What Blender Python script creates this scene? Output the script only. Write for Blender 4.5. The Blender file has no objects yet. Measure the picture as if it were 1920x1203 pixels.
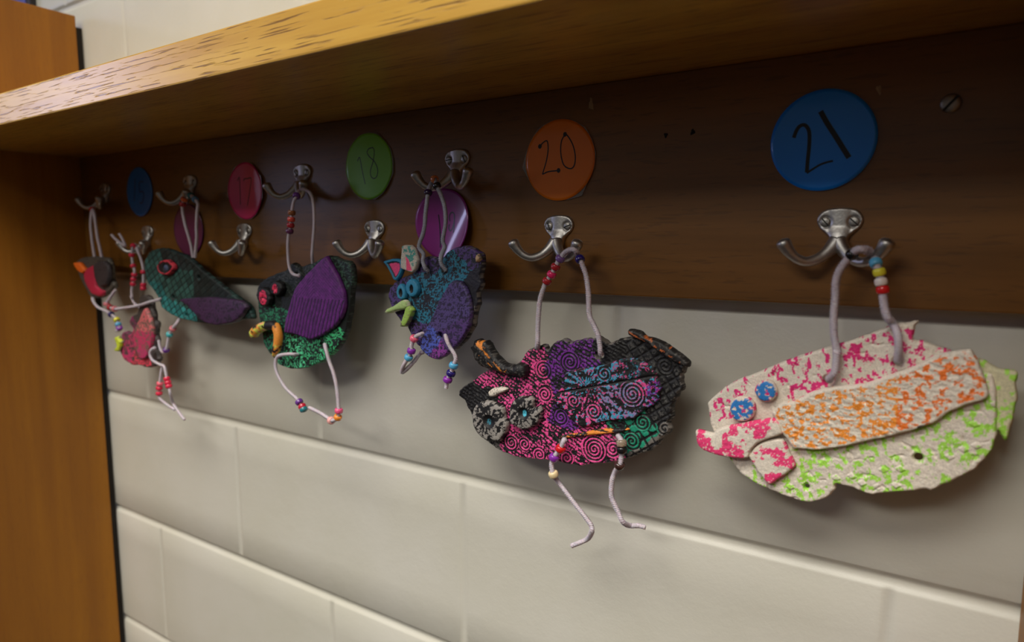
import bpy, bmesh, math, random
import numpy as np
from mathutils import Vector, Matrix, Quaternion

random.seed(7)
C = bpy.context.scene.collection
scn = bpy.context.scene
MM = 0.001

# ------------------------------------------------------------------ camera
cam_d = bpy.data.cameras.new('camera')
cam = bpy.data.objects.new('camera', cam_d); C.objects.link(cam)
CAM = Vector((0.8373, -0.5573, 0.2541)); YAW = -0.5818; PITCH = -0.1163
fw = Vector((math.sin(YAW)*math.cos(PITCH), math.cos(YAW)*math.cos(PITCH), math.sin(PITCH)))
cam.location = CAM
cam.rotation_euler = fw.to_track_quat('-Z', 'Y').to_euler()
cam_d.sensor_width = 36; cam_d.lens = 36*1253.1/1920
cam_d.clip_start = 0.02
cam_d.dof.use_dof = True; cam_d.dof.focus_distance = 0.60; cam_d.dof.aperture_fstop = 4.6
scn.camera = cam

# ------------------------------------------------------------------ light
w = bpy.data.worlds.new('world'); scn.world = w; w.use_nodes = True
nt = w.node_tree; nt.nodes.clear()
wo = nt.nodes.new('ShaderNodeOutputWorld'); bg = nt.nodes.new('ShaderNodeBackground')
tc = nt.nodes.new('ShaderNodeTexCoord'); sx = nt.nodes.new('ShaderNodeSeparateXYZ')
cr = nt.nodes.new('ShaderNodeValToRGB'); mr = nt.nodes.new('ShaderNodeMapRange')
mr.inputs['From Min'].default_value = -1; mr.inputs['From Max'].default_value = 1
nt.links.new(tc.outputs['Generated'], sx.inputs[0]); nt.links.new(sx.outputs['Z'], mr.inputs['Value'])
nt.links.new(mr.outputs[0], cr.inputs[0]); nt.links.new(cr.outputs[0], bg.inputs[0]); nt.links.new(bg.outputs[0], wo.inputs[0])
cr.color_ramp.elements[0].position = 0.30; cr.color_ramp.elements[0].color = (0.03, 0.026, 0.022, 1)
cr.color_ramp.elements[1].position = 0.75; cr.color_ramp.elements[1].color = (0.30, 0.29, 0.27, 1)
bg.inputs[1].default_value = 0.56

def area(name, loc, target, sx_, sy_, power, col, spread=3.1416):
    d = bpy.data.lights.new(name, 'AREA'); d.shape = 'RECTANGLE'; d.size = sx_; d.size_y = sy_
    d.energy = power; d.color = col; d.spread = spread
    o = bpy.data.objects.new(name, d); C.objects.link(o); o.location = loc
    o.rotation_euler = (Vector(target)-Vector(loc)).to_track_quat('-Z', 'Y').to_euler()
    return o
WARM = (1.0, 0.96, 0.875)
area('ceiling_lamp', (0.50, -1.35, 1.90), (0.50, -1.35, 0), 1.6, 1.0, 50, WARM, 2.15)
area('ceiling_lamp', (0.0, -3.05, 1.90), (0.0, -3.05, 0), 1.6, 0.8, 48, WARM)
area('ceiling_lamp', (2.9, -2.2, 1.90), (2.9, -2.2, 0), 1.2, 0.6, 10, WARM)
# daylight window far down the room on the left
area('window_daylight', (-3.6, -1.98, 1.0), (0.1, -0.2, 0.35), 0.36, 1.1, 15, (0.58, 0.63, 1.0))
scn.view_settings.view_transform = 'Standard'; scn.view_settings.look = 'None'
scn.view_settings.gamma = 1; scn.view_settings.use_curve_mapping = False
scn.view_settings.exposure = 0.0

# ------------------------------------------------------------------ measured shapes (mm)
OUT = {
  'A_body': [-40.0,[[682.3,128.6],[685.6,132.7],[695.6,143.1],[703.5,149.0],[715.2,155.1],[726.6,161.1],[741.3,169.3],[755.5,175.9],[770.4,182.1],[786.9,189.4],[796.4,194.2],[804.7,198.7],[810.3,200.5],[820.9,202.8],[819.3,199.7],[818.6,194.3],[818.7,190.3],[823.3,189.8],[828.9,187.9],[835.4,186.1],[843.0,182.7],[853.1,173.2],[862.5,171.9],[865.4,163.0],[867.0,147.1],[867.2,137.8],[867.6,132.1],[865.9,122.4],[862.6,115.9],[857.5,107.8],[853.0,103.9],[848.4,100.0],[844.7,96.2],[841.8,95.0],[835.1,88.7],[832.0,89.5],[826.0,87.4],[819.8,85.1],[807.2,81.8],[800.7,78.8],[794.0,79.4],[788.3,81.4],[781.4,82.0],[777.0,81.7],[777.0,77.7],[772.6,71.5],[768.0,68.4],[763.3,65.4],[758.5,64.1],[751.1,64.8],[741.0,66.0],[730.6,68.7],[722.7,70.6],[711.8,75.5],[704.8,82.8],[701.2,87.1],[691.7,99.1],[685.6,112.6],[683.9,121.0]]],
  'A_tail': [-37.5,[[845.1,180.2],[852.7,180.3],[858.4,179.7],[864.2,175.7],[867.9,174.7],[874.3,174.5],[876.1,171.8],[875.3,167.2],[876.9,157.1],[875.9,152.4],[875.6,145.5],[874.3,136.0],[873.2,128.3],[871.1,129.7],[868.0,135.0],[861.6,131.7],[851.8,137.2],[844.9,153.0]]],
  'A_wing': [-45.5,[[731.8,129.0],[735.9,134.9],[740.7,138.5],[748.6,140.0],[757.8,147.7],[765.8,151.3],[773.7,153.9],[789.2,157.3],[795.6,159.9],[800.8,162.4],[805.9,165.4],[820.0,172.9],[825.7,177.1],[831.4,181.2],[837.1,183.8],[842.8,185.7],[850.2,187.0],[853.8,182.2],[856.6,175.6],[859.0,169.0],[861.4,161.3],[860.5,156.0],[850.7,151.0],[845.2,147.5],[839.7,143.2],[835.2,137.7],[829.4,133.9],[822.6,129.8],[816.5,127.3],[810.5,124.1],[800.0,119.9],[791.5,115.9],[782.7,112.1],[774.9,109.2],[762.2,105.7],[755.1,105.1],[747.8,104.5],[743.8,110.6],[739.9,114.0],[736.5,121.6]]],
  'A_beak1': [-47.5,[[675.7,107.0],[679.0,108.2],[689.5,107.1],[692.2,110.3],[697.5,113.6],[710.7,118.1],[724.8,123.0],[733.6,125.4],[738.1,123.6],[739.8,119.8],[740.9,114.6],[730.5,108.9],[723.1,104.2],[719.4,98.7],[717.3,92.5],[709.2,90.4],[694.3,90.1],[683.0,92.4],[677.9,96.5]]],
  'A_beak2': [-46.0,[[716.6,93.7],[720.3,100.6],[725.2,105.6],[732.7,109.5],[740.2,110.8],[743.5,106.6],[745.6,101.6],[748.3,96.7],[750.3,91.7],[746.3,86.8],[741.5,81.8],[733.0,73.9],[727.7,78.4],[724.3,81.9],[721.5,86.2],[718.7,89.9]]],
  'A_eye1': [-46.5,[[701.4,127.6],[702.6,133.4],[706.4,137.7],[711.0,139.0],[716.2,137.9],[719.6,134.3],[720.5,128.9],[718.8,123.9],[715.0,120.6],[709.1,119.0],[704.4,120.8]]],
  'A_eye2': [-46.5,[[719.2,143.8],[720.3,148.6],[724.0,152.2],[728.4,153.2],[732.9,151.5],[735.2,147.1],[734.9,142.4],[732.2,138.4],[727.2,136.7],[722.7,138.1]]],
  'B_body': [-40.0,[[435.5,107.6],[440.2,112.9],[445.2,116.2],[458.3,125.0],[466.3,131.2],[474.2,134.6],[488.1,136.1],[500.2,139.2],[509.1,147.1],[513.4,153.1],[515.6,156.4],[520.6,158.7],[529.2,161.9],[534.8,163.3],[537.6,158.6],[543.1,165.6],[552.6,169.6],[557.3,169.1],[559.3,167.5],[564.6,168.5],[575.1,172.1],[581.5,171.7],[587.8,174.5],[591.0,173.0],[594.2,171.5],[597.3,169.2],[602.8,172.2],[610.1,175.1],[614.9,176.0],[619.7,176.4],[631.4,176.8],[638.4,174.0],[647.6,169.3],[654.5,164.4],[665.7,157.9],[664.2,154.5],[661.7,146.6],[663.6,138.7],[660.4,134.4],[657.8,129.7],[654.6,122.6],[654.9,113.8],[651.7,108.8],[654.3,104.2],[652.0,98.8],[646.4,94.5],[645.3,90.9],[643.1,87.1],[633.9,80.3],[628.0,78.1],[622.1,74.2],[610.0,69.0],[600.0,64.8],[584.7,61.1],[571.6,56.4],[558.0,56.4],[548.3,56.4],[538.5,55.9],[527.0,54.4],[515.3,53.6],[506.4,53.0],[497.3,53.6],[481.9,56.8],[475.6,59.7],[469.2,62.7],[462.8,65.0],[458.0,68.9],[453.1,76.2],[452.4,81.5],[451.6,86.8],[446.7,92.9],[443.4,99.2],[436.0,103.6]]],
  'B_horn': [-46.0,[[454.6,154.4],[458.9,156.7],[459.4,161.3],[464.5,163.3],[469.2,161.5],[474.7,162.5],[478.5,158.4],[480.8,154.8],[486.9,147.7],[495.2,142.8],[504.1,141.8],[510.0,144.9],[518.0,143.2],[519.4,137.8],[518.4,133.4],[514.4,131.0],[504.1,132.2],[495.2,132.7],[489.2,133.3],[478.4,135.4],[467.5,136.8],[463.6,140.9],[460.4,143.2],[458.1,150.2]]],
  'B_tail': [-46.5,[[617.0,182.9],[619.3,183.8],[627.0,182.9],[632.8,178.5],[640.9,177.4],[649.9,174.1],[656.7,170.1],[663.3,166.2],[669.1,161.4],[668.8,156.9],[663.6,158.2],[657.0,160.4],[648.0,164.7],[641.1,168.5],[637.6,170.9],[630.6,174.2],[622.4,176.8],[617.7,178.1]]],
  'B_wing': [-45.0,[[545.1,112.4],[546.4,117.4],[550.5,123.1],[557.2,130.9],[555.5,134.3],[556.4,138.6],[560.4,142.0],[566.3,143.6],[572.8,145.7],[583.1,147.7],[592.0,150.1],[600.6,154.2],[610.3,157.6],[617.5,159.2],[624.6,159.0],[634.0,155.5],[638.7,152.6],[641.6,148.5],[645.9,138.0],[645.0,129.0],[640.6,121.7],[634.9,118.7],[629.2,114.5],[622.2,107.8],[616.3,106.3],[609.0,104.7],[599.1,103.0],[592.9,101.1],[587.8,98.2],[581.4,95.2],[573.6,93.4],[564.3,98.0],[556.1,106.5],[550.6,109.4]]],
  'B_eye1': [-47.0,[[459.3,96.0],[464.1,101.3],[472.8,104.4],[480.6,104.2],[489.8,102.8],[493.6,99.5],[494.4,91.9],[498.1,87.3],[497.4,79.5],[493.6,73.0],[489.0,67.1],[480.5,65.6],[472.6,66.3],[466.3,69.3],[460.7,75.0],[457.6,81.2],[457.1,89.1]]],
  'B_eye2': [-47.0,[[500.4,101.7],[503.3,107.8],[507.8,111.8],[516.5,114.6],[523.8,114.7],[526.9,111.6],[526.7,105.3],[532.3,107.3],[535.5,102.8],[533.8,95.2],[528.2,88.1],[522.5,84.7],[516.7,82.2],[510.8,83.5],[504.9,85.1],[499.6,87.5],[501.1,95.4]]],
  'B_ridge': [-43.5,[[551.4,80.7],[556.9,84.3],[572.9,88.3],[583.3,91.9],[592.2,94.7],[604.8,97.6],[617.0,99.2],[619.4,98.1],[611.0,94.2],[598.6,91.0],[586.0,87.8],[573.0,84.2],[559.6,80.8]]],
  'B_knob': [-44.5,[[474.2,112.6],[478.1,116.6],[488.1,119.5],[495.7,118.7],[494.2,115.1],[486.6,112.2],[482.0,109.0],[475.7,108.5]]],
  'C_body': [-50.0,[[352.5,201.3],[355.6,208.5],[361.4,213.7],[368.2,218.1],[379.5,221.9],[390.5,226.3],[394.3,234.6],[398.0,239.4],[406.9,241.3],[417.3,240.4],[425.9,240.5],[431.1,245.8],[439.5,249.8],[452.7,251.8],[460.7,249.9],[465.5,247.3],[471.8,243.6],[473.0,233.4],[470.5,224.4],[471.7,215.4],[467.2,207.5],[467.6,197.2],[465.2,191.8],[463.5,186.5],[461.8,175.9],[455.2,166.1],[450.2,160.4],[445.2,156.0],[438.4,150.7],[424.7,148.8],[407.1,148.6],[393.6,150.2],[385.4,156.5],[381.9,163.3],[378.3,168.7],[371.8,171.1],[367.2,176.5],[359.7,184.6],[356.0,190.1],[353.3,195.6]]],
  'C_wing': [-56.0,[[438.9,217.2],[443.9,218.9],[451.3,218.3],[456.9,212.6],[461.6,202.5],[463.5,189.6],[461.5,179.1],[459.8,173.7],[451.5,162.6],[444.8,155.4],[436.3,148.6],[429.5,143.9],[422.5,140.5],[415.5,140.5],[410.3,142.1],[403.2,146.3],[398.8,150.7],[401.7,159.9],[409.0,172.9],[416.2,184.2],[419.8,191.1],[423.4,198.0],[432.1,209.7]]],
  'C_ear1': [-55.0,[[349.5,234.7],[352.5,236.1],[362.0,238.1],[374.2,237.8],[377.2,231.7],[375.7,224.8],[371.9,219.1],[368.1,216.0],[363.4,216.8],[360.7,221.6],[357.9,225.7],[354.2,230.6]]],
  'C_ear2': [-58.0,[[378.1,245.5],[379.1,250.9],[381.9,252.0],[390.9,252.0],[394.5,249.6],[397.4,246.7],[398.8,241.6],[400.3,236.9],[398.6,232.2],[396.7,228.1],[392.7,225.0],[387.6,225.5],[381.3,227.1],[376.8,229.7]]],
  'C_eye1': [-55.5,[[368.4,204.4],[369.7,210.1],[373.1,213.0],[377.2,212.7],[380.4,208.4],[381.8,202.9],[380.2,198.7],[375.5,196.8],[370.5,198.2]]],
  'C_eye2': [-55.5,[[381.0,209.8],[382.4,215.3],[387.1,218.5],[392.5,218.1],[396.9,214.5],[398.6,209.1],[396.7,203.5],[392.1,200.6],[386.7,200.6],[382.5,204.3]]],
  'C_beak1': [-59.0,[[356.4,184.4],[358.8,187.4],[368.4,191.4],[377.8,196.7],[382.4,197.6],[386.6,195.8],[387.8,191.0],[384.1,188.1],[375.7,186.9],[366.3,184.3],[359.6,182.2],[357.1,182.3]]],
  'C_beak2': [-58.5,[[384.6,192.9],[390.1,191.4],[393.3,187.9],[389.8,180.1],[386.0,174.3],[382.3,170.6],[375.4,170.0],[376.8,175.1],[379.2,180.1],[381.7,185.1]]],
  'C_button': [-54.5,[[467.2,242.3],[469.6,244.0],[472.2,241.7],[472.7,239.2],[470.6,236.6],[467.5,236.2],[466.9,239.1]]],
  'D_body': [-50.0,[[143.7,207.0],[159.2,214.0],[174.2,218.7],[191.8,222.9],[199.2,229.5],[205.0,231.8],[209.6,229.7],[213.0,227.0],[222.7,228.1],[228.2,230.4],[239.0,232.0],[252.4,237.5],[262.9,240.3],[273.0,239.5],[282.9,236.2],[295.2,234.6],[301.1,229.6],[302.2,214.2],[300.2,205.6],[298.6,196.9],[295.5,179.4],[289.8,159.7],[285.8,152.4],[281.8,146.7],[275.1,139.0],[268.5,133.1],[252.4,122.5],[233.2,114.1],[213.7,108.9],[193.7,106.8],[173.4,108.9],[167.8,113.2],[159.2,119.2],[150.5,126.2],[144.9,133.6],[142.9,149.1],[139.8,158.7],[137.5,170.3],[137.5,183.9],[136.9,197.5]]],
  'D_wing': [-56.0,[[259.3,236.8],[267.1,240.1],[271.9,234.4],[277.9,226.7],[283.8,219.1],[289.6,209.0],[293.4,200.5],[294.4,188.5],[289.5,176.1],[282.9,168.7],[276.4,163.0],[258.0,152.7],[248.6,149.3],[239.2,145.8],[231.1,146.1],[223.0,147.3],[206.5,149.7],[190.9,150.4],[193.2,164.7],[198.0,174.3],[202.8,183.8],[212.1,200.8],[219.4,208.3],[226.5,213.9],[234.9,220.5],[245.9,227.8]]],
  'D_eye1': [-57.0,[[144.7,192.4],[148.2,199.3],[155.9,202.4],[164.7,200.8],[170.3,195.4],[171.3,187.9],[168.0,182.1],[161.8,178.9],[154.4,179.1],[148.6,183.0]]],
  'D_eye2': [-56.5,[[170.1,202.9],[174.8,208.3],[182.2,210.8],[190.7,208.3],[193.1,201.9],[189.9,196.2],[184.0,192.6],[175.3,192.8],[170.6,197.3]]],
  'E_body': [-50.0,[[-113.5,228.0],[-103.4,237.9],[-92.6,244.5],[-70.8,247.1],[-51.8,245.8],[-33.4,241.7],[-15.4,238.8],[-1.5,233.8],[12.0,226.9],[25.2,219.1],[40.0,212.5],[54.6,205.9],[70.5,198.6],[86.0,191.4],[96.8,187.0],[107.5,182.6],[116.5,178.9],[122.3,173.8],[124.9,168.2],[124.5,162.0],[99.5,158.9],[79.8,152.7],[49.8,148.7],[22.4,148.9],[-5.8,150.1],[-20.3,151.3],[-35.0,152.5],[-57.2,157.5],[-75.7,165.1],[-79.0,171.5],[-82.2,177.8],[-89.5,184.0],[-96.7,190.3],[-106.1,196.5],[-111.2,205.1],[-114.0,216.0]]],
  'E_wing': [-56.0,[[-23.9,179.2],[7.1,182.7],[42.0,185.5],[75.2,185.4],[106.9,184.6],[119.1,181.7],[124.8,176.3],[118.2,169.3],[111.6,164.1],[100.2,158.6],[88.8,154.5],[72.4,151.8],[59.1,149.5],[47.4,150.1],[35.6,151.4],[22.1,155.6],[12.2,162.1],[2.1,167.7],[-4.7,171.5]]],
  'E_eye': [-56.5,[[-69.6,221.4],[-65.1,227.9],[-53.2,231.8],[-40.1,230.8],[-29.5,225.3],[-28.9,220.2],[-34.2,215.9],[-44.0,211.1],[-57.3,210.7],[-66.6,214.1]]],
  'F_body': [-50.0,[[-134.6,175.0],[-126.5,179.8],[-116.1,180.7],[-106.3,177.2],[-103.0,170.3],[-101.7,163.7],[-98.7,155.1],[-97.6,146.4],[-90.9,142.4],[-92.8,135.6],[-95.8,126.6],[-93.6,117.9],[-97.8,108.7],[-96.8,99.8],[-90.8,91.5],[-98.5,84.0],[-105.2,78.8],[-126.2,74.9],[-147.1,76.8],[-164.6,74.6],[-175.2,77.5],[-186.0,80.0],[-192.0,85.3],[-195.8,90.8],[-201.7,97.4],[-198.5,104.7],[-191.1,110.0],[-189.9,119.5],[-180.4,124.4],[-171.7,123.2],[-163.2,121.5],[-155.8,128.9],[-163.7,135.3],[-165.3,139.7],[-160.2,145.8],[-155.5,149.5],[-142.2,153.7],[-136.1,161.9],[-134.1,168.7]]],
  'F_wing': [-55.0,[[-143.9,130.3],[-131.9,142.4],[-119.8,156.5],[-110.8,163.7],[-103.6,155.3],[-96.7,144.7],[-95.0,131.6],[-97.7,118.2],[-105.4,104.2],[-114.9,92.1],[-123.6,88.6],[-132.0,88.2],[-141.6,96.4],[-147.0,105.1],[-148.7,118.6]]],
  'F_beak': [-55.5,[[-202.0,114.0],[-192.7,116.6],[-187.9,112.1],[-182.6,108.6],[-186.9,99.4],[-191.2,93.9],[-204.9,92.6],[-204.3,96.7],[-197.0,100.9],[-199.3,107.7]]],
  'F_knob': [-57.0,[[-108.4,98.6],[-99.7,103.9],[-87.8,102.7],[-82.3,97.7],[-89.0,91.6],[-101.4,89.2],[-109.1,93.0]]],
  'G_body': [-50.0,[[-314.5,219.0],[-309.9,227.0],[-296.1,231.2],[-276.4,233.0],[-257.2,234.0],[-235.6,233.0],[-214.6,231.5],[-209.6,224.0],[-207.0,216.4],[-208.6,208.8],[-209.1,201.2],[-203.0,195.3],[-202.3,189.3],[-212.1,182.8],[-224.9,177.6],[-241.1,171.5],[-256.9,169.7],[-272.8,170.1],[-280.3,173.7],[-287.2,181.4],[-295.9,189.0],[-304.4,198.4],[-309.6,207.8],[-313.6,214.2]]],
  'G_beak': [-56.0,[[-310.9,223.2],[-301.8,224.4],[-292.0,224.0],[-284.5,219.7],[-277.1,215.1],[-276.2,210.4],[-283.2,206.8],[-291.2,207.7],[-298.9,210.7],[-306.4,216.1]]],
  'G_chest': [-54.5,[[-280.9,211.9],[-268.9,216.8],[-255.8,220.2],[-249.1,218.8],[-247.7,211.1],[-249.9,200.2],[-249.2,189.3],[-239.1,184.3],[-226.5,181.7],[-229.4,176.2],[-240.7,172.9],[-252.9,174.4],[-263.7,176.3],[-272.3,183.0],[-279.3,189.9],[-284.0,197.6],[-285.1,205.5]]],
  'G_wing': [-56.0,[[-247.6,221.9],[-233.1,226.0],[-214.7,227.0],[-203.6,221.2],[-202.0,210.7],[-204.9,200.1],[-213.5,192.2],[-229.1,188.6],[-240.9,192.8],[-245.8,201.9],[-248.0,212.7]]],
}
PT = {
  'A_holes': [[768.4,157.1],[810.3,174.5],[826.1,110.5],[757.9,76.2]],
  'B_holes': [[589.1,158.3],[553.7,77.4],[607.0,90.3]],
  'C_holes': [[404.8,226.0],[427.4,227.2],[396.5,163.7],[425.2,164.9]],
  'D_holes': [[203.3,124.9],[250.4,138.4],[211.1,217.8]],
  'E_holes': [[17.4,209.2],[-44.1,180.6],[-16.7,157.8]],
  'A_body_s': [[686.7,121.4],[753.9,160.0],[776.6,171.4],[796.2,179.6],[813.9,183.6],[824.2,182.1],[804.8,160.6],[754.6,144.3],[729.4,156.0],[780.6,95.7],[802.4,107.5],[834.5,98.5],[843.2,118.4],[851.7,137.8],[861.8,127.6],[757.6,83.2],[745.9,69.8],[860.3,150.8],[710.2,82.4],[722.5,76.2],[695.6,106.9],[690.4,136.1],[730.5,130.3]],
  'A_dia': [[777.0,87.1],[787.2,90.4],[806.2,98.6],[816.2,101.1],[843.5,114.8],[850.9,121.0],[746.9,74.2],[793.6,86.5],[855.5,138.4],[865.7,152.7],[857.3,124.5],[803.6,85.9],[814.3,89.4]],
  'B_sp': [[533.6,139.6],[560.9,149.7],[498.8,66.3],[529.9,60.1],[585.8,74.8],[558.6,62.1],[629.7,105.5],[620.6,87.9],[649.0,103.3],[535.2,117.5],[552.0,98.8],[648.1,155.0],[603.6,77.9],[513.8,67.5]],
  'B_wsp': [[621.7,129.4],[566.7,116.4],[595.8,143.5],[586.3,109.6]],
  'B_body_s': [[485.1,128.0],[522.1,152.1],[529.4,128.0],[533.9,103.6],[515.2,75.5],[543.9,86.4],[500.3,62.6],[529.9,58.8],[557.9,70.0],[584.5,74.6],[603.7,72.0],[549.9,164.3],[560.9,150.9],[550.3,136.5],[576.7,153.6],[547.9,98.2],[629.7,105.5],[621.8,86.9],[638.1,101.1],[601.6,171.0],[631.6,170.1],[649.2,153.0],[655.5,131.6],[647.6,91.3],[650.7,103.1],[453.4,111.2],[469.4,105.2],[461.5,124.1],[477.2,56.0],[569.9,170.7],[628.1,77.6],[595.6,163.6],[613.9,166.3],[644.7,113.4],[494.2,111.0]],
  'B_wing_s': [[553.3,117.1],[559.8,136.0],[598.3,147.2],[622.4,150.9],[634.3,143.3],[586.3,112.0],[622.9,128.4],[628.7,133.7],[566.8,104.4],[580.9,130.1],[605.0,120.3],[638.0,134.8],[578.1,139.2],[599.0,106.7]],
}
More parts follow.
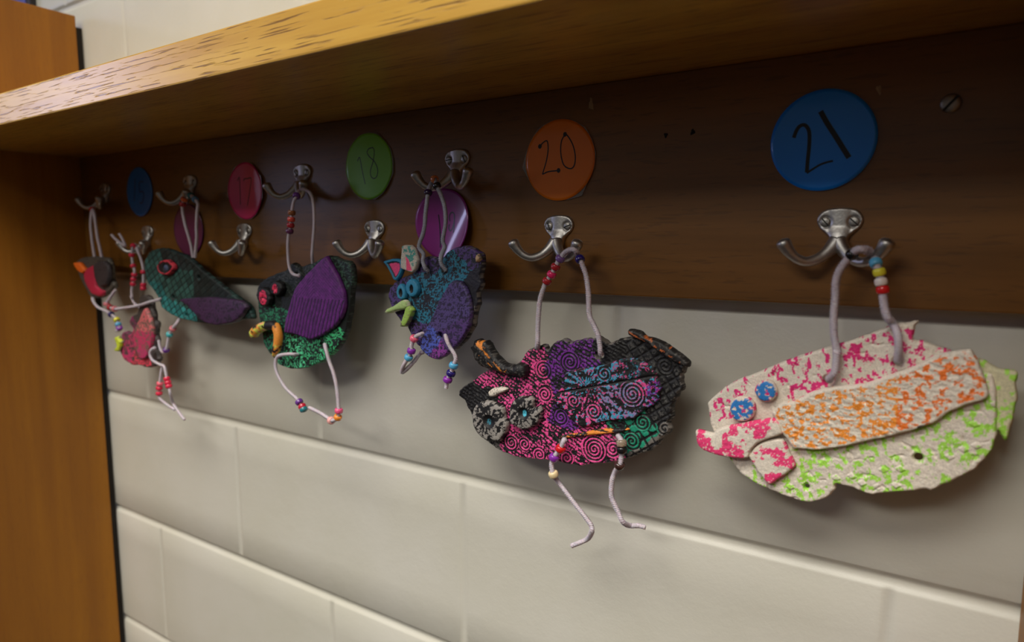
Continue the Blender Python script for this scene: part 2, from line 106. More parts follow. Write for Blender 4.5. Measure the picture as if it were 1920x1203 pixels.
ST = {
  'A_h': [[769.4,-47.5,158.5],[772.9,-51.5,163.4],[773.9,-51.5,170.4],[773.8,-51.5,179.1],[774.0,-50.0,179.1],[771.3,-50.0,191.5],[770.6,-50.0,204.1],[770.9,-50.0,216.7],[770.7,-50.0,227.1],[772.2,-50.0,234.4],[775.5,-50.0,240.7],[779.3,-50.0,246.0],[783.2,-54.0,249.5],[786.8,-54.0,249.8],[790.1,-45.0,247.9],[793.0,-45.0,243.9],[794.4,-52.0,240.9],[796.8,-52.0,234.8],[798.1,-52.0,228.4],[799.4,-52.0,223.2],[800.0,-52.0,218.2],[801.2,-52.0,211.2],[803.3,-52.0,205.3],[806.4,-48.0,200.6],[809.7,-51.5,193.6],[810.9,-51.5,184.7],[810.7,-47.5,175.7]],
  'B_h': [[522.8,-36.0,156.3],[530.5,-49.0,164.2],[530.7,-49.0,176.2],[531.3,-49.0,189.4],[532.6,-49.0,202.6],[536.0,-49.0,213.4],[539.3,-49.0,219.9],[544.4,-49.0,226.7],[548.3,-49.0,233.3],[552.8,-49.0,240.5],[557.7,-49.0,245.7],[567.9,-56.0,248.5],[571.7,-56.0,247.4],[568.4,-46.0,243.5],[573.7,-52.0,240.4],[576.7,-52.0,234.2],[580.0,-52.0,225.3],[582.1,-52.0,212.0],[583.2,-52.0,194.0],[586.8,-52.0,186.3],[591.3,-52.0,178.1],[593.1,-51.5,169.7],[593.8,-51.5,163.0],[592.7,-47.5,159.7]],
  'B_l1': [[557.8,-47.5,79.9],[560.2,-53.0,80.5],[557.1,-53.0,72.9],[553.7,-53.0,68.2],[550.5,-53.0,63.8],[548.2,-53.0,57.3],[550.0,-53.0,48.3],[552.4,-48.0,39.9],[561.2,-48.0,31.3],[568.8,-48.0,23.7],[576.3,-48.0,16.8],[581.9,-48.0,11.3],[585.7,-48.0,7.0],[586.4,-48.0,1.5],[577.8,-38.0,-10.8],[570.4,-38.0,-16.3],[560.9,-38.0,-22.3]],
  'B_l2': [[609.2,-48.0,92.3],[614.9,-53.0,89.6],[615.6,-53.0,82.2],[615.4,-53.0,74.7],[614.0,-53.0,68.5],[607.8,-48.0,59.9],[605.4,-48.0,52.9],[604.6,-48.0,45.0],[605.0,-48.0,37.3],[607.8,-48.0,31.3],[611.4,-48.0,24.9],[615.6,-48.0,17.6],[618.2,-38.0,11.0],[626.2,-38.0,12.9],[632.4,-38.0,12.7]],
  'C_h': [[410.8,-57.0,226.4],[409.9,-61.0,230.5],[407.4,-61.0,236.4],[407.5,-60.0,241.4],[406.8,-60.0,244.3],[402.1,-60.0,249.1],[403.0,-60.0,254.5],[406.8,-60.0,261.7],[409.6,-60.0,271.2],[410.6,-60.0,280.6],[412.7,-60.0,292.3],[414.4,-60.0,301.6],[410.5,-52.0,309.3],[416.0,-52.0,314.7],[420.4,-54.0,308.2],[425.1,-54.0,299.2],[429.1,-54.0,289.7],[430.5,-54.0,280.4],[430.3,-54.0,271.0],[428.1,-54.0,262.8],[426.8,-54.0,255.7],[428.7,-54.0,249.8],[430.0,-61.0,241.6],[430.4,-61.0,234.6],[433.1,-57.0,227.8]],
  'C_l1': [[403.0,-57.0,165.0],[401.6,-62.0,164.1],[395.2,-62.0,159.9],[392.0,-62.0,153.0],[391.3,-62.0,147.1],[387.5,-62.0,140.1],[381.3,-62.0,132.4],[373.3,-57.0,123.0],[378.0,-57.0,125.0],[389.3,-57.0,134.6],[391.6,-50.0,142.3],[397.1,-50.0,144.9]],
  'C_l2': [[431.7,-58.0,165.9],[438.3,-63.5,161.1],[442.4,-63.5,154.8],[447.0,-63.5,149.3],[448.6,-63.5,144.1],[445.9,-63.5,138.2],[442.6,-63.5,130.2],[438.7,-63.5,124.0],[437.2,-63.5,118.2],[436.5,-63.5,114.3]],
  'D_h': [[219.2,-57.0,218.1],[222.2,-60.0,217.3],[212.3,-60.0,219.4],[207.2,-60.0,227.2],[206.0,-60.0,239.2],[206.2,-60.0,251.2],[207.8,-60.0,260.8],[210.4,-60.0,267.3],[212.3,-60.0,273.8],[213.7,-60.0,280.3],[214.9,-60.0,287.7],[218.5,-60.0,298.4],[224.3,-60.0,305.8],[214.4,-48.0,312.7],[221.7,-48.0,314.2],[228.8,-48.0,311.6],[237.8,-52.0,308.0],[241.4,-52.0,300.4],[242.8,-52.0,286.4],[241.6,-52.0,268.9],[238.5,-52.0,251.3],[237.0,-52.0,239.4],[232.0,-47.0,229.1]],
  'D_l1': [[209.7,-54.0,125.6],[209.2,-61.5,127.0],[195.0,-61.5,125.3],[181.8,-61.5,121.4],[177.5,-61.5,113.0],[178.6,-61.5,103.6],[184.5,-61.5,94.7],[195.5,-61.5,84.5],[212.0,-61.5,76.2],[217.4,-61.5,71.8],[222.1,-61.5,67.6],[225.2,-61.5,63.5]],
  'D_l2': [[255.2,-54.0,141.4],[265.4,-61.5,137.9],[270.7,-61.5,124.2],[276.6,-61.5,112.3],[280.3,-61.5,100.2],[282.5,-61.5,86.2],[283.1,-61.5,75.5],[283.2,-61.5,70.9],[281.3,-61.5,63.2],[275.5,-61.5,59.1],[266.3,-58.0,56.6],[258.6,-58.0,59.5],[245.5,-58.0,63.2],[229.4,-58.0,66.5]],
  'E_h': [[-3.5,-47.0,234.1],[-6.7,-47.0,250.2],[-12.4,-47.0,265.0],[-18.0,-47.0,279.8],[-21.5,-47.0,293.2],[-22.2,-47.0,302.6],[-21.0,-47.0,305.2],[-16.9,-47.0,311.1],[-13.6,-44.0,316.5],[-5.4,-44.0,315.5],[11.5,-49.0,310.0],[17.1,-49.0,303.3],[14.6,-49.0,293.6],[11.4,-49.0,276.7],[10.4,-49.0,260.9],[6.6,-49.0,245.0],[4.0,-49.0,234.3]],
  'E_l1': [[-78.3,-50.0,177.6],[-75.8,-58.0,176.1],[-96.1,-58.0,172.1],[-125.5,-58.0,165.8],[-155.6,-58.0,161.5],[-182.2,-58.0,158.2],[-194.4,-58.0,157.1],[-208.2,-58.0,158.7],[-217.7,-58.0,163.3],[-204.8,-58.0,173.9],[-188.4,-58.0,185.4]],
  'E_l2': [[-41.4,-48.0,151.9],[-34.9,-57.0,145.7],[-45.1,-57.0,138.0],[-53.6,-57.0,129.5],[-58.5,-57.0,119.4],[-64.1,-57.0,107.0],[-73.8,-57.0,103.3],[-79.1,-57.0,109.0],[-81.9,-57.0,119.7]],
  'F_h': [[-138.8,-47.0,159.3],[-159.2,-47.0,166.1],[-166.7,-47.0,176.0],[-159.1,-50.0,176.0],[-158.9,-50.0,184.9],[-153.9,-50.0,195.2],[-151.7,-50.0,202.2],[-148.6,-50.0,208.6],[-147.3,-50.0,214.8],[-150.2,-50.0,221.2],[-151.7,-50.0,229.3],[-152.1,-50.0,236.9],[-149.2,-50.0,244.7],[-146.4,-50.0,249.5],[-151.7,-44.0,251.0],[-133.2,-51.0,242.6],[-126.7,-51.0,232.6],[-122.1,-51.0,221.2],[-121.7,-51.0,213.2],[-122.5,-51.0,203.8],[-124.1,-51.0,195.1],[-124.8,-51.0,189.5]],
  'F_l1': [[-86.8,-60.0,108.7],[-96.9,-60.0,104.5],[-101.0,-60.0,97.5],[-95.7,-60.0,90.2],[-80.2,-60.0,86.3],[-67.4,-60.0,84.3],[-63.5,-60.0,77.0],[-61.4,-60.0,67.4],[-59.3,-60.0,62.2],[-57.5,-60.0,57.4],[-55.0,-60.0,47.4],[-64.7,-52.0,32.5],[-55.9,-52.0,23.7],[-47.0,-52.0,17.2],[-37.3,-52.0,10.9]],
  'F_l2': [[-75.9,-57.0,84.0],[-81.3,-57.0,71.3],[-84.3,-57.0,62.1],[-85.6,-57.0,57.1],[-87.9,-57.0,50.6],[-89.2,-57.0,42.8],[-87.2,-57.0,35.0],[-75.3,-52.0,25.5],[-60.0,-52.0,22.0]],
  'G_h': [[-260.6,-50.0,232.4],[-263.3,-50.0,246.4],[-265.2,-50.0,261.8],[-265.6,-50.0,280.4],[-261.5,-50.0,295.7],[-272.0,-43.0,306.2],[-252.1,-50.0,295.5],[-249.9,-50.0,280.2],[-247.6,-50.0,261.8],[-243.0,-50.0,246.5],[-238.8,-50.0,231.9]],
  'G_l1': [[-280.4,-48.0,173.5],[-264.0,-55.0,165.1],[-253.1,-55.0,157.3],[-237.0,-55.0,153.4],[-221.1,-55.0,150.3],[-205.8,-55.0,145.1],[-197.2,-55.0,140.9],[-193.7,-55.0,133.7],[-191.2,-55.0,128.8],[-202.9,-50.0,123.7],[-212.1,-50.0,122.5]],
  'F_t': [[-201.3,-52.0,266.1],[-191.8,-52.0,260.1],[-178.1,-52.0,254.1],[-167.2,-52.0,249.8],[-169.5,-50.0,251.9],[-175.6,-50.0,260.1],[-183.3,-50.0,267.5]],
}
BE = {
  'A_h': [["black",779.4,-50.3,246.4],["skyblue",794.4,-52.0,240.9],["yellow",797.1,-52.0,234.8],["white",798.1,-52.0,228.4],["red",799.4,-52.0,223.2]],
  'B_h': [["lilac",552.8,-49.0,240.5],["darkred",548.2,-49.0,233.3],["hotpink",544.4,-49.0,226.7],["darkred",540.3,-49.0,220.3],["navy",573.5,-52.0,240.4]],
  'B_l1': [["red",557.1,-53.0,72.9],["purple",550.5,-53.0,63.8],["cream",550.0,-53.0,48.3]],
  'B_l2': [["clear",615.1,-53.0,88.0],["black",615.6,-53.0,82.2],["brown",614.0,-53.0,68.5]],
  'C_h': [["plum",414.4,-60.0,301.6],["orange2",416.0,-52.0,314.7],["black",420.4,-54.0,308.2]],
  'C_l1': [["pink",395.2,-62.0,159.9],["purple",391.3,-62.0,147.1],["skyblue",387.5,-62.0,140.1]],
  'C_l2': [["skyblue",445.9,-63.5,138.2],["navy",442.6,-63.5,130.2],["purple",438.3,-63.5,123.7]],
  'D_h': [["violet",224.3,-60.0,305.8],["amber",214.9,-60.0,287.7],["coral",213.7,-60.0,280.3],["darkred",212.3,-60.0,273.8],["plum2",210.4,-60.0,267.3]],
  'D_l1': [["violet",217.4,-61.5,71.8],["darkred2",222.7,-61.5,67.3],["teal",224.7,-61.5,64.5]],
  'D_l2': [["hotpink2",283.2,-61.5,70.9],["orange",281.3,-61.5,63.2],["peach",266.3,-58.0,56.6]],
  'E_h': [["darkred",-21.0,-47.0,305.2],["orange3",-16.9,-47.0,311.1],["teal",-6.6,-44.0,315.3],["blue2",11.5,-49.0,310.0]],
  'E_l1': [["rose",-194.4,-58.0,157.1],["darkred",-208.2,-58.0,158.7],["rose",-217.7,-58.0,163.3]],
  'E_l2': [["rose",-45.1,-57.0,138.0],["aqua",-53.6,-57.0,129.5],["violet",-64.1,-57.0,107.0]],
  'F_h': [["crimson",-146.4,-50.0,249.5],["crimson",-152.1,-50.0,236.9],["crimson",-150.2,-50.0,221.2],["crimson",-148.6,-50.0,208.6],["crimson",-151.7,-50.0,202.2],["crimson",-153.9,-50.0,195.4],["crimson",-121.7,-51.0,213.2],["crimson",-124.1,-51.0,195.1],["crimson",-124.7,-51.0,189.8]],
  'F_l1': [["crimson",-61.4,-60.0,67.4],["crimson",-59.3,-60.0,62.2],["crimson",-57.5,-60.0,57.4]],
  'F_l2': [["pinkred",-85.6,-57.0,57.1],["crimson",-87.9,-57.0,50.6],["crimson",-89.2,-57.0,42.8]],
  'G_h': [["red",-275.6,-46.5,301.5]],
  'G_l1': [["navy",-212.2,-55.0,148.4],["yellow",-196.3,-55.0,141.0],["skyblue",-193.2,-55.0,133.8],["purple",-191.2,-55.0,128.8]],
}
CL = {
  'D_beak': [[134.4,-61.0,141.9],[142.6,-61.0,149.3],[158.2,-61.0,155.8],[171.7,-61.0,158.1],[180.4,-61.0,155.8],[184.2,-61.0,147.7],[183.2,-61.0,140.0],[179.7,-61.0,130.3],[173.8,-61.0,121.7]],
}
STK = {
  '21': [[[733.3,331.0],[734.4,334.9],[736.6,338.7],[739.8,339.7],[742.5,337.2],[743.9,332.6],[744.1,323.7],[743.6,313.8],[743.4,305.4]],[[743.4,304.9],[747.5,307.6],[752.0,310.3],[756.6,311.8],[760.6,312.5]],[[750.6,348.1],[755.1,339.9],[761.1,330.2],[766.0,322.1],[770.9,314.0]]],
  '20': [[[515.1,341.6],[518.3,344.6],[522.5,346.0],[523.8,340.5],[523.3,333.9],[521.5,326.6],[517.9,316.4]],[[517.9,316.4],[524.0,318.4],[530.6,318.7],[535.0,318.9]],[[541.4,350.0],[538.0,344.9],[537.0,337.6],[537.9,330.1],[540.4,323.5],[544.7,320.3],[549.0,320.0],[551.6,323.7],[552.0,331.0],[549.8,339.4],[546.0,346.1],[542.2,350.5]]],
  '18': [[[280.3,343.7],[284.0,347.4],[286.8,335.9],[289.3,326.4],[291.9,318.2]],[[305.4,356.5],[298.9,355.7],[295.9,351.9],[299.5,347.1],[306.8,341.3],[311.2,333.1],[310.0,325.9],[305.3,323.5],[301.1,326.4],[300.5,332.4],[304.0,340.2],[306.0,346.6],[306.8,353.1],[304.5,357.0]]],
  '17': [[[62.6,333.5],[66.9,337.0],[66.8,321.2],[66.4,303.0]],[[75.8,332.2],[77.1,334.8],[84.8,335.0],[92.3,334.4],[88.1,320.3],[81.3,301.3]]],
  '19': [[[395.0,282.8],[396.2,273.1],[396.9,258.7],[396.8,249.3]],[[410.1,275.8],[409.2,280.0],[410.7,283.5],[413.8,284.5],[416.1,282.0],[416.0,275.7],[414.1,269.3],[410.9,266.2],[408.6,268.7],[409.2,272.9]],[[416.1,282.0],[416.2,270.0],[415.4,264.3]]],
  '15': [[[-184.8,348.7],[-186.7,339.5],[-188.8,328.7],[-191.1,316.3]],[[-161.9,343.0],[-172.2,342.7],[-174.5,335.9],[-173.8,328.9],[-166.4,329.3],[-162.4,326.1],[-163.8,320.0],[-168.3,313.2],[-175.8,312.6]]],
}
TAG = {
  '21': [752.7,327.6],
  '20': [535.5,327.9],
  '18': [297.1,336.9],
  '17': [78.2,319.8],
  '15': [-175.6,329.1],
  '19': [401.8,272.9],
  '16': [-53.7,272.0],
}

# ------------------------------------------------------------------ helpers
def lin(r, g, b):
    f = lambda c: (c/255/12.92 if c/255 <= 0.04045 else ((c/255+0.055)/1.055)**2.4)
    return (f(r), f(g), f(b))

def new_mesh(name, verts, faces, mat, parent=None, smooth=True, cols=None, origin=(0, 0, 0), col_name='paint'):
    me = bpy.data.meshes.new(name)
    v = np.asarray(verts, float)-np.asarray(origin, float)
    me.from_pydata(v.tolist(), [], [list(map(int, f)) for f in faces] if not isinstance(faces, list) else faces)
    if smooth: me.polygons.foreach_set('use_smooth', [True]*len(me.polygons))
    if cols is not None:
        at = me.color_attributes.new(col_name, 'FLOAT_COLOR', 'POINT')
        c = np.ones((len(v), 4), np.float32); c[:, :3] = cols
        at.data.foreach_set('color', c.ravel())
    me.materials.append(mat); me.update()
    o = bpy.data.objects.new(name, me); C.objects.link(o)
    if parent is not None: o.parent = parent
    else: o.location = origin
    return o

def thing(name, label, cat, loc, group=None):
    o = bpy.data.objects.new(name, None); C.objects.link(o); o.location = loc
    o.empty_display_size = 0.01
    o['label'] = label; o['category'] = cat
    if group: o['group'] = group
    return o

def tag(o, label, cat, group=None):
    o['label'] = label; o['category'] = cat
    if group: o['group'] = group

# ---- numpy noise
def _h(ix, iy, s):
    n = (ix*374761393+iy*668265263+s*974711) & 0xffffffff
    n = ((n ^ (n >> 13))*1274126177) & 0xffffffff
    return ((n ^ (n >> 16)) & 0xffff)/65535.0
def vnoise(x, y, s=0):
    ix = np.floor(x).astype(np.int64); iy = np.floor(y).astype(np.int64); fx = x-ix; fy = y-iy
    fx = fx*fx*(3-2*fx); fy = fy*fy*(3-2*fy)
    return (_h(ix, iy, s)*(1-fx)+_h(ix+1, iy, s)*fx)*(1-fy)+(_h(ix, iy+1, s)*(1-fx)+_h(ix+1, iy+1, s)*fx)*fy
def fbm(x, y, s=0, o=4):
    t = 0; a = 0.5; n = 0
    for i in range(o):
        t = t+a*vnoise(x*2**i+17*i, y*2**i-9*i, s+i); n += a; a *= 0.5
    return t/n
def ridge(x, y, s=0, o=3):      # thin crease lines, 1 on the crease
    t = 0; a = 1; n = 0
    for i in range(o):
        t = t+a*(1-np.abs(2*vnoise(x*1.9**i+5*i, y*1.9**i, s+i)-1)); n += a; a *= 0.6
    return t/n
def worley(x, y, s=0):
    ix = np.floor(x).astype(np.int64); iy = np.floor(y).astype(np.int64)
    d1 = np.full(x.shape, 9.0); d2 = d1.copy()
    for i in (-1, 0, 1):
        for j in (-1, 0, 1):
            cx = ix+i; cy = iy+j
            d = np.hypot(cx+_h(cx, cy, s)-x, cy+_h(cx, cy, s+7)-y)
            m = d < d1; d2 = np.where(m, d1, np.minimum(d2, d)); d1 = np.where(m, d, d1)
    return d1, d2

def smooth_outline(P, n=4):
    P = np.array(P, float); N = len(P); out = []
    for i in range(N):
        p0, p1, p2, p3 = P[(i-1) % N], P[i], P[(i+1) % N], P[(i+2) % N]
        for k in range(n):
            t = k/n
            q = 0.5*((2*p1)+(-p0+p2)*t+(2*p0-5*p1+4*p2-p3)*t*t+(-p0+3*p1-3*p2+p3)*t**3)
            out.append(0.5*q+0.5*(p1*(1-t)+p2*t))
    return np.array(out)

def nearest_on(Q, P):            # nearest point on the closed polygon P for every point of Q
    best = np.full(len(Q), 1e9); bp = np.zeros((len(Q), 2))
    for i in range(len(P)):
        a = P[i]; b = P[(i+1) % len(P)]; ab = b-a; L = ab@ab+1e-12
        t = np.clip(((Q-a)@ab)/L, 0, 1); c = a+t[:, None]*ab
        d = np.hypot(*(Q-c).T); m = d < best; best[m] = d[m]; bp[m] = c[m]
    return best, bp
def inside(Q, P):
    r = np.zeros(len(Q), bool); x, y = Q.T
    for i in range(len(P)):
        (x1, y1), (x2, y2) = P[i], P[(i+1) % len(P)]
        if y1 == y2: continue
        c = ((y1 > y) != (y2 > y)) & (x < (x2-x1)*(y-y1)/(y2-y1)+x1); r ^= c
    return r

def slab(name, outline, yc, thick, mat, parent, origin, paint, res=0.8, holes=(), edge=2.0, dome=0.0,
         rough=0.35, tilt=None, back=None):
    """A lump of clay: rounded slab on the x-z plane at depth yc, relief and pigment from paint(x, z, d)."""
    P = smooth_outline(outline)
    # ragged hand-cut edge
    nrm = np.roll(P, -1, 0)-np.roll(P, 1, 0); nrm = np.stack([nrm[:, 1], -nrm[:, 0]], 1); nrm /= np.linalg.norm(nrm, axis=1)[:, None]+1e-9
    P = P+nrm*((fbm(P[:, 0]*0.45, P[:, 1]*0.45, 5)-0.5)*2*rough)[:, None]
    lo = P.min(0)-res; hi = P.max(0)+res
    nx = int((hi[0]-lo[0])/res)+2; nz = int((hi[1]-lo[1])/res)+2
    gx, gz = np.meshgrid(lo[0]+np.arange(nx)*res, lo[1]+np.arange(nz)*res, indexing='ij')
    Q = np.stack([gx.ravel(), gz.ravel()], 1)
    d, bp = nearest_on(Q, P); sd = np.where(inside(Q, P), d, -d)
    for hx, hz, hr in holes:
        v = Q-[hx, hz]; dd = np.hypot(*v.T); sh = dd-hr; m = sh < sd
        sd = np.where(m, sh, sd); bp[m] = ([hx, hz]+v[m]/(dd[m][:, None]+1e-9)*hr)
    ok = (sd > -0.45*res).reshape(nx, nz)
    cell = ok[:-1, :-1] & ok[1:, :-1] & ok[1:, 1:] & ok[:-1, 1:]
    cnt = np.zeros((nx, nz), int)
    for a in (0, 1):
        for b in (0, 1): cnt[a:nx-1+a, b:nz-1+b] += cell
    used = cnt.ravel() > 0; bnd = used & (cnt.ravel() < 4)
    Q[bnd] = bp[bnd]; sd = np.where(bnd, 0, sd)
    idx = -np.ones(nx*nz, int); idx[used] = np.arange(used.sum()); n = used.sum()
    q = Q[used]; s = np.clip(sd[used], 0, None)
    relief, col = paint(q[:, 0], q[:, 1], s)
    e = np.clip(s/edge, 0, 1); prof = np.sqrt(1-(1-e)**2)
    big = s.max()+1e-6
    yf = yc-thick*0.5+thick*0.55*(1-prof)-relief*np.clip(s/1.0, 0, 1)-dome*np.sqrt(np.clip(1-(1-s/big)**2, 0, 1))
    yb = np.full(n, yc+thick*0.5)
    if tilt is not None:
        off = tilt(q[:, 0], q[:, 1]); yf = yf+off; yb = yb+off
    V = np.concatenate([np.stack([q[:, 0], yf, q[:, 1]], 1), np.stack([q[:, 0], yb, q[:, 1]], 1)])*MM
    ci, cj = np.nonzero(cell)
    A = idx[ci*nz+cj]; B = idx[(ci+1)*nz+cj]; Cc = idx[(ci+1)*nz+cj+1]; Dd = idx[ci*nz+cj+1]
    front = np.stack([A, B, Cc, Dd], 1); bk = front[:, ::-1]+n
    # side walls from edges used by only one cell
    E = {}
    for f in front.tolist():
        for k in range(4):
            a, b = f[k], f[(k+1) % 4]
            if (b, a) in E: del E[(b, a)]
            else: E[(a, b)] = 1
    side = [[b, a, a+n, b+n] for a, b in E]
    faces = front.tolist()+bk.tolist()+side
    bc = back if back is not None else col*0.8
    return new_mesh(name, V, faces, mat, parent, True, np.concatenate([col, np.broadcast_to(bc, col.shape)]), origin)

def catmull(P, step=0.8):
    P = np.array(P, float); Q = np.vstack([2*P[0]-P[1], P, 2*P[-1]-P[-2]]); out = []
    for i in range(1, len(Q)-2):
        p0, p1, p2, p3 = Q[i-1:i+3]; n = max(2, int(np.linalg.norm(p2-p1)/step))
        for k in range(n):
            t = k/n
            out.append(0.5*((2*p1)+(-p0+p2)*t+(2*p0-5*p1+4*p2-p3)*t*t+(-p0+3*p1-3*p2+p3)*t**3))
    out.append(P[-1]); return np.array(out)
def frames(P):
    T = np.gradient(P, axis=0); T /= np.linalg.norm(T, axis=1)[:, None]+1e-9
    U = np.zeros_like(T); u = np.array([0, -1.0, 0.03]); u -= T[0]*(u@T[0]); u /= np.linalg.norm(u)+1e-9
    for i in range(len(P)):
        u = u-T[i]*(u@T[i]); u /= np.linalg.norm(u)+1e-9; U[i] = u
    return T, U, np.cross(T, U)
def tube_arrays(P, R, sides=10):
    T, U, V = frames(P); n = len(P); R = np.broadcast_to(np.asarray(R, float).T, (n,)) if np.ndim(R) < 2 else R
    ang = np.linspace(0, 2*math.pi, sides, endpoint=False)
    if np.ndim(R) == 1: R = np.repeat(R[:, None], sides, 1)
    ring = P[:, None, :]+R[:, :, None]*(np.cos(ang)[None, :, None]*U[:, None, :]+np.sin(ang)[None, :, None]*V[:, None, :])
    verts = ring.reshape(-1, 3).tolist(); F = []
    for i in range(n-1):
        for k in range(sides):
            a = i*sides+k; b = i*sides+(k+1) % sides; F.append([a, b, b+sides, a+sides])
    F.append(list(range(sides))[::-1]); F.append([(n-1)*sides+k for k in range(sides)])
    return verts, F

def chenille(name, pts, mat, parent, origin, r=2.2, density=22, seed=1):
    """A pipe cleaner: twisted core with ridges of bristles."""
    P = catmull(pts, 0.45); rng = np.random.default_rng(seed); n = len(P); sides = 12
    L = np.concatenate([[0], np.cumsum(np.linalg.norm(np.diff(P, axis=0), axis=1))])
    ang = np.linspace(0, 2*math.pi, sides, endpoint=False)
    R = r*(0.80+0.14*np.sin(2*ang[None, :]+L[:, None]*2*math.pi/1.7)+0.10*(rng.random((n, sides))-0.5))
    R *= (0.94+0.12*vnoise(L*0.12, L*0, seed))[:, None]
    R[0] *= 0.5; R[-1] *= 0.5
    V, F = tube_arrays(P, R, sides)
    T, U, W_ = frames(P); nb = int(L[-1]*density)
    i = rng.integers(0, n, nb); a = rng.random(nb)*2*math.pi
    dirn = np.cos(a)[:, None]*U[i]+np.sin(a)[:, None]*W_[i]
    sl = (rng.random(nb)-0.5)[:, None]*0.5*T[i]
    base = P[i]+dirn*r*0.6+sl; tip = P[i]+(dirn+sl*0.6)*r*(1.02+0.26*rng.random(nb))[:, None]
    side = np.cross(dirn, T[i])*0.5+T[i]*0.25; side *= 0.16
    b0 = len(V); tri = np.stack([base-side, base+side, tip], 1).reshape(-1, 3)
    V = V+tri.tolist(); F = F+[[b0+3*k, b0+3*k+1, b0+3*k+2] for k in range(nb)]
    return new_mesh(name, np.array(V)*MM, F, mat, parent, True, None, origin), P

def bead(center, tang, mat, parent, origin, R=4.3, H=5.6):
    tang = Vector(tang).normalized(); q = Vector((0, 0, 1)).rotation_difference(tang)
    prof = []
    for t in np.linspace(-1, 1, 13):
        prof.append((R*(0.66+0.34*math.sqrt(max(0, 1-abs(t)**2.4))), t*H/2))
    hole = R*0.46
    prof = [(hole, -H/2*0.86), (hole*1.2, -H/2)]+prof+[(hole*1.2, H/2), (hole, H/2*0.86)]
    V = []; F = []; S = 24; n = len(prof)
    for r_, h in prof:
        for k in range(S):
            a = 2*math.pi*k/S; v = q @ Vector((r_*math.cos(a), r_*math.sin(a), h)); V.append([center[0]+v.x, center[1]+v.y, center[2]+v.z])
    for i in range(n):
        for k in range(S):
            a = i*S+k; b = i*S+(k+1) % S; j = ((i+1) % n)*S
            F.append([a, b, j+(k+1) % S, j+k])
    return new_mesh('bead', np.array(V)*MM, F, mat, parent, True, None, origin)

# ------------------------------------------------------------------ materials
def mat_new(name):
    m = bpy.data.materials.new(name); m.use_nodes = True; nt = m.node_tree
    return m, nt, nt.nodes['Principled BSDF']
def plain(name, col, rough=0.5, metal=0.0, coat=0.0, spec=0.5, sss=0.0, trans=0.0, noise=0.0, nscale=300):
    m, nt, b = mat_new(name)
    b.inputs['Base Color'].default_value = (*col, 1); b.inputs['Roughness'].default_value = rough
    b.inputs['Metallic'].default_value = metal; b.inputs['Coat Weight'].default_value = coat
    b.inputs['Specular IOR Level'].default_value = spec; b.inputs['Coat Roughness'].default_value = 0.08
    if sss: b.inputs['Subsurface Weight'].default_value = sss; b.inputs['Subsurface Scale'].default_value = 0.002
    if trans: b.inputs['Transmission Weight'].default_value = trans
    if noise:
        t = nt.nodes.new('ShaderNodeTexCoord'); n = nt.nodes.new('ShaderNodeTexNoise'); n.inputs['Scale'].default_value = nscale
        n.inputs['Detail'].default_value = 4
        bm = nt.nodes.new('ShaderNodeBump'); bm.inputs['Strength'].default_value = noise; bm.inputs['Distance'].default_value = 0.0005
        nt.links.new(t.outputs['Object'], n.inputs['Vector']); nt.links.new(n.outputs['Fac'], bm.inputs['Height']); nt.links.new(bm.outputs[0], b.inputs['Normal'])
        mx = nt.nodes.new('ShaderNodeMix'); mx.data_type = 'RGBA'; mx.blend_type = 'MULTIPLY'; mx.inputs['Factor'].default_value = 0.35
        mx.inputs['A'].default_value = (*col, 1); nt.links.new(n.outputs['Fac'], mx.inputs['B']); nt.links.new(mx.outputs['Result'], b.inputs['Base Color'])
    return m

def clay_mat():
    m, nt, b = mat_new('painted_clay'); L = nt.links
    a = nt.nodes.new('ShaderNodeAttribute'); a.attribute_name = 'paint'
    t = nt.nodes.new('ShaderNodeTexCoord'); n = nt.nodes.new('ShaderNodeTexNoise'); n.inputs['Scale'].default_value = 900; n.inputs['Detail'].default_value = 5
    mr = nt.nodes.new('ShaderNodeMapRange'); mr.inputs['From Min'].default_value = 0.3; mr.inputs['From Max'].default_value = 0.7; mr.inputs['To Min'].default_value = 0.82; mr.inputs['To Max'].default_value = 1.1
    mx = nt.nodes.new('ShaderNodeVectorMath'); mx.operation = 'SCALE'
    L.new(t.outputs['Object'], n.inputs['Vector']); L.new(n.outputs['Fac'], mr.inputs['Value']); L.new(a.outputs['Color'], mx.inputs[0]); L.new(mr.outputs[0], mx.inputs['Scale']); L.new(mx.outputs[0], b.inputs['Base Color'])
    bm = nt.nodes.new('ShaderNodeBump'); bm.inputs['Strength'].default_value = 0.45; bm.inputs['Distance'].default_value = 0.0006
    L.new(n.outputs['Fac'], bm.inputs['Height']); L.new(bm.outputs[0], b.inputs['Normal'])
    b.inputs['Roughness'].default_value = 0.55
    return m

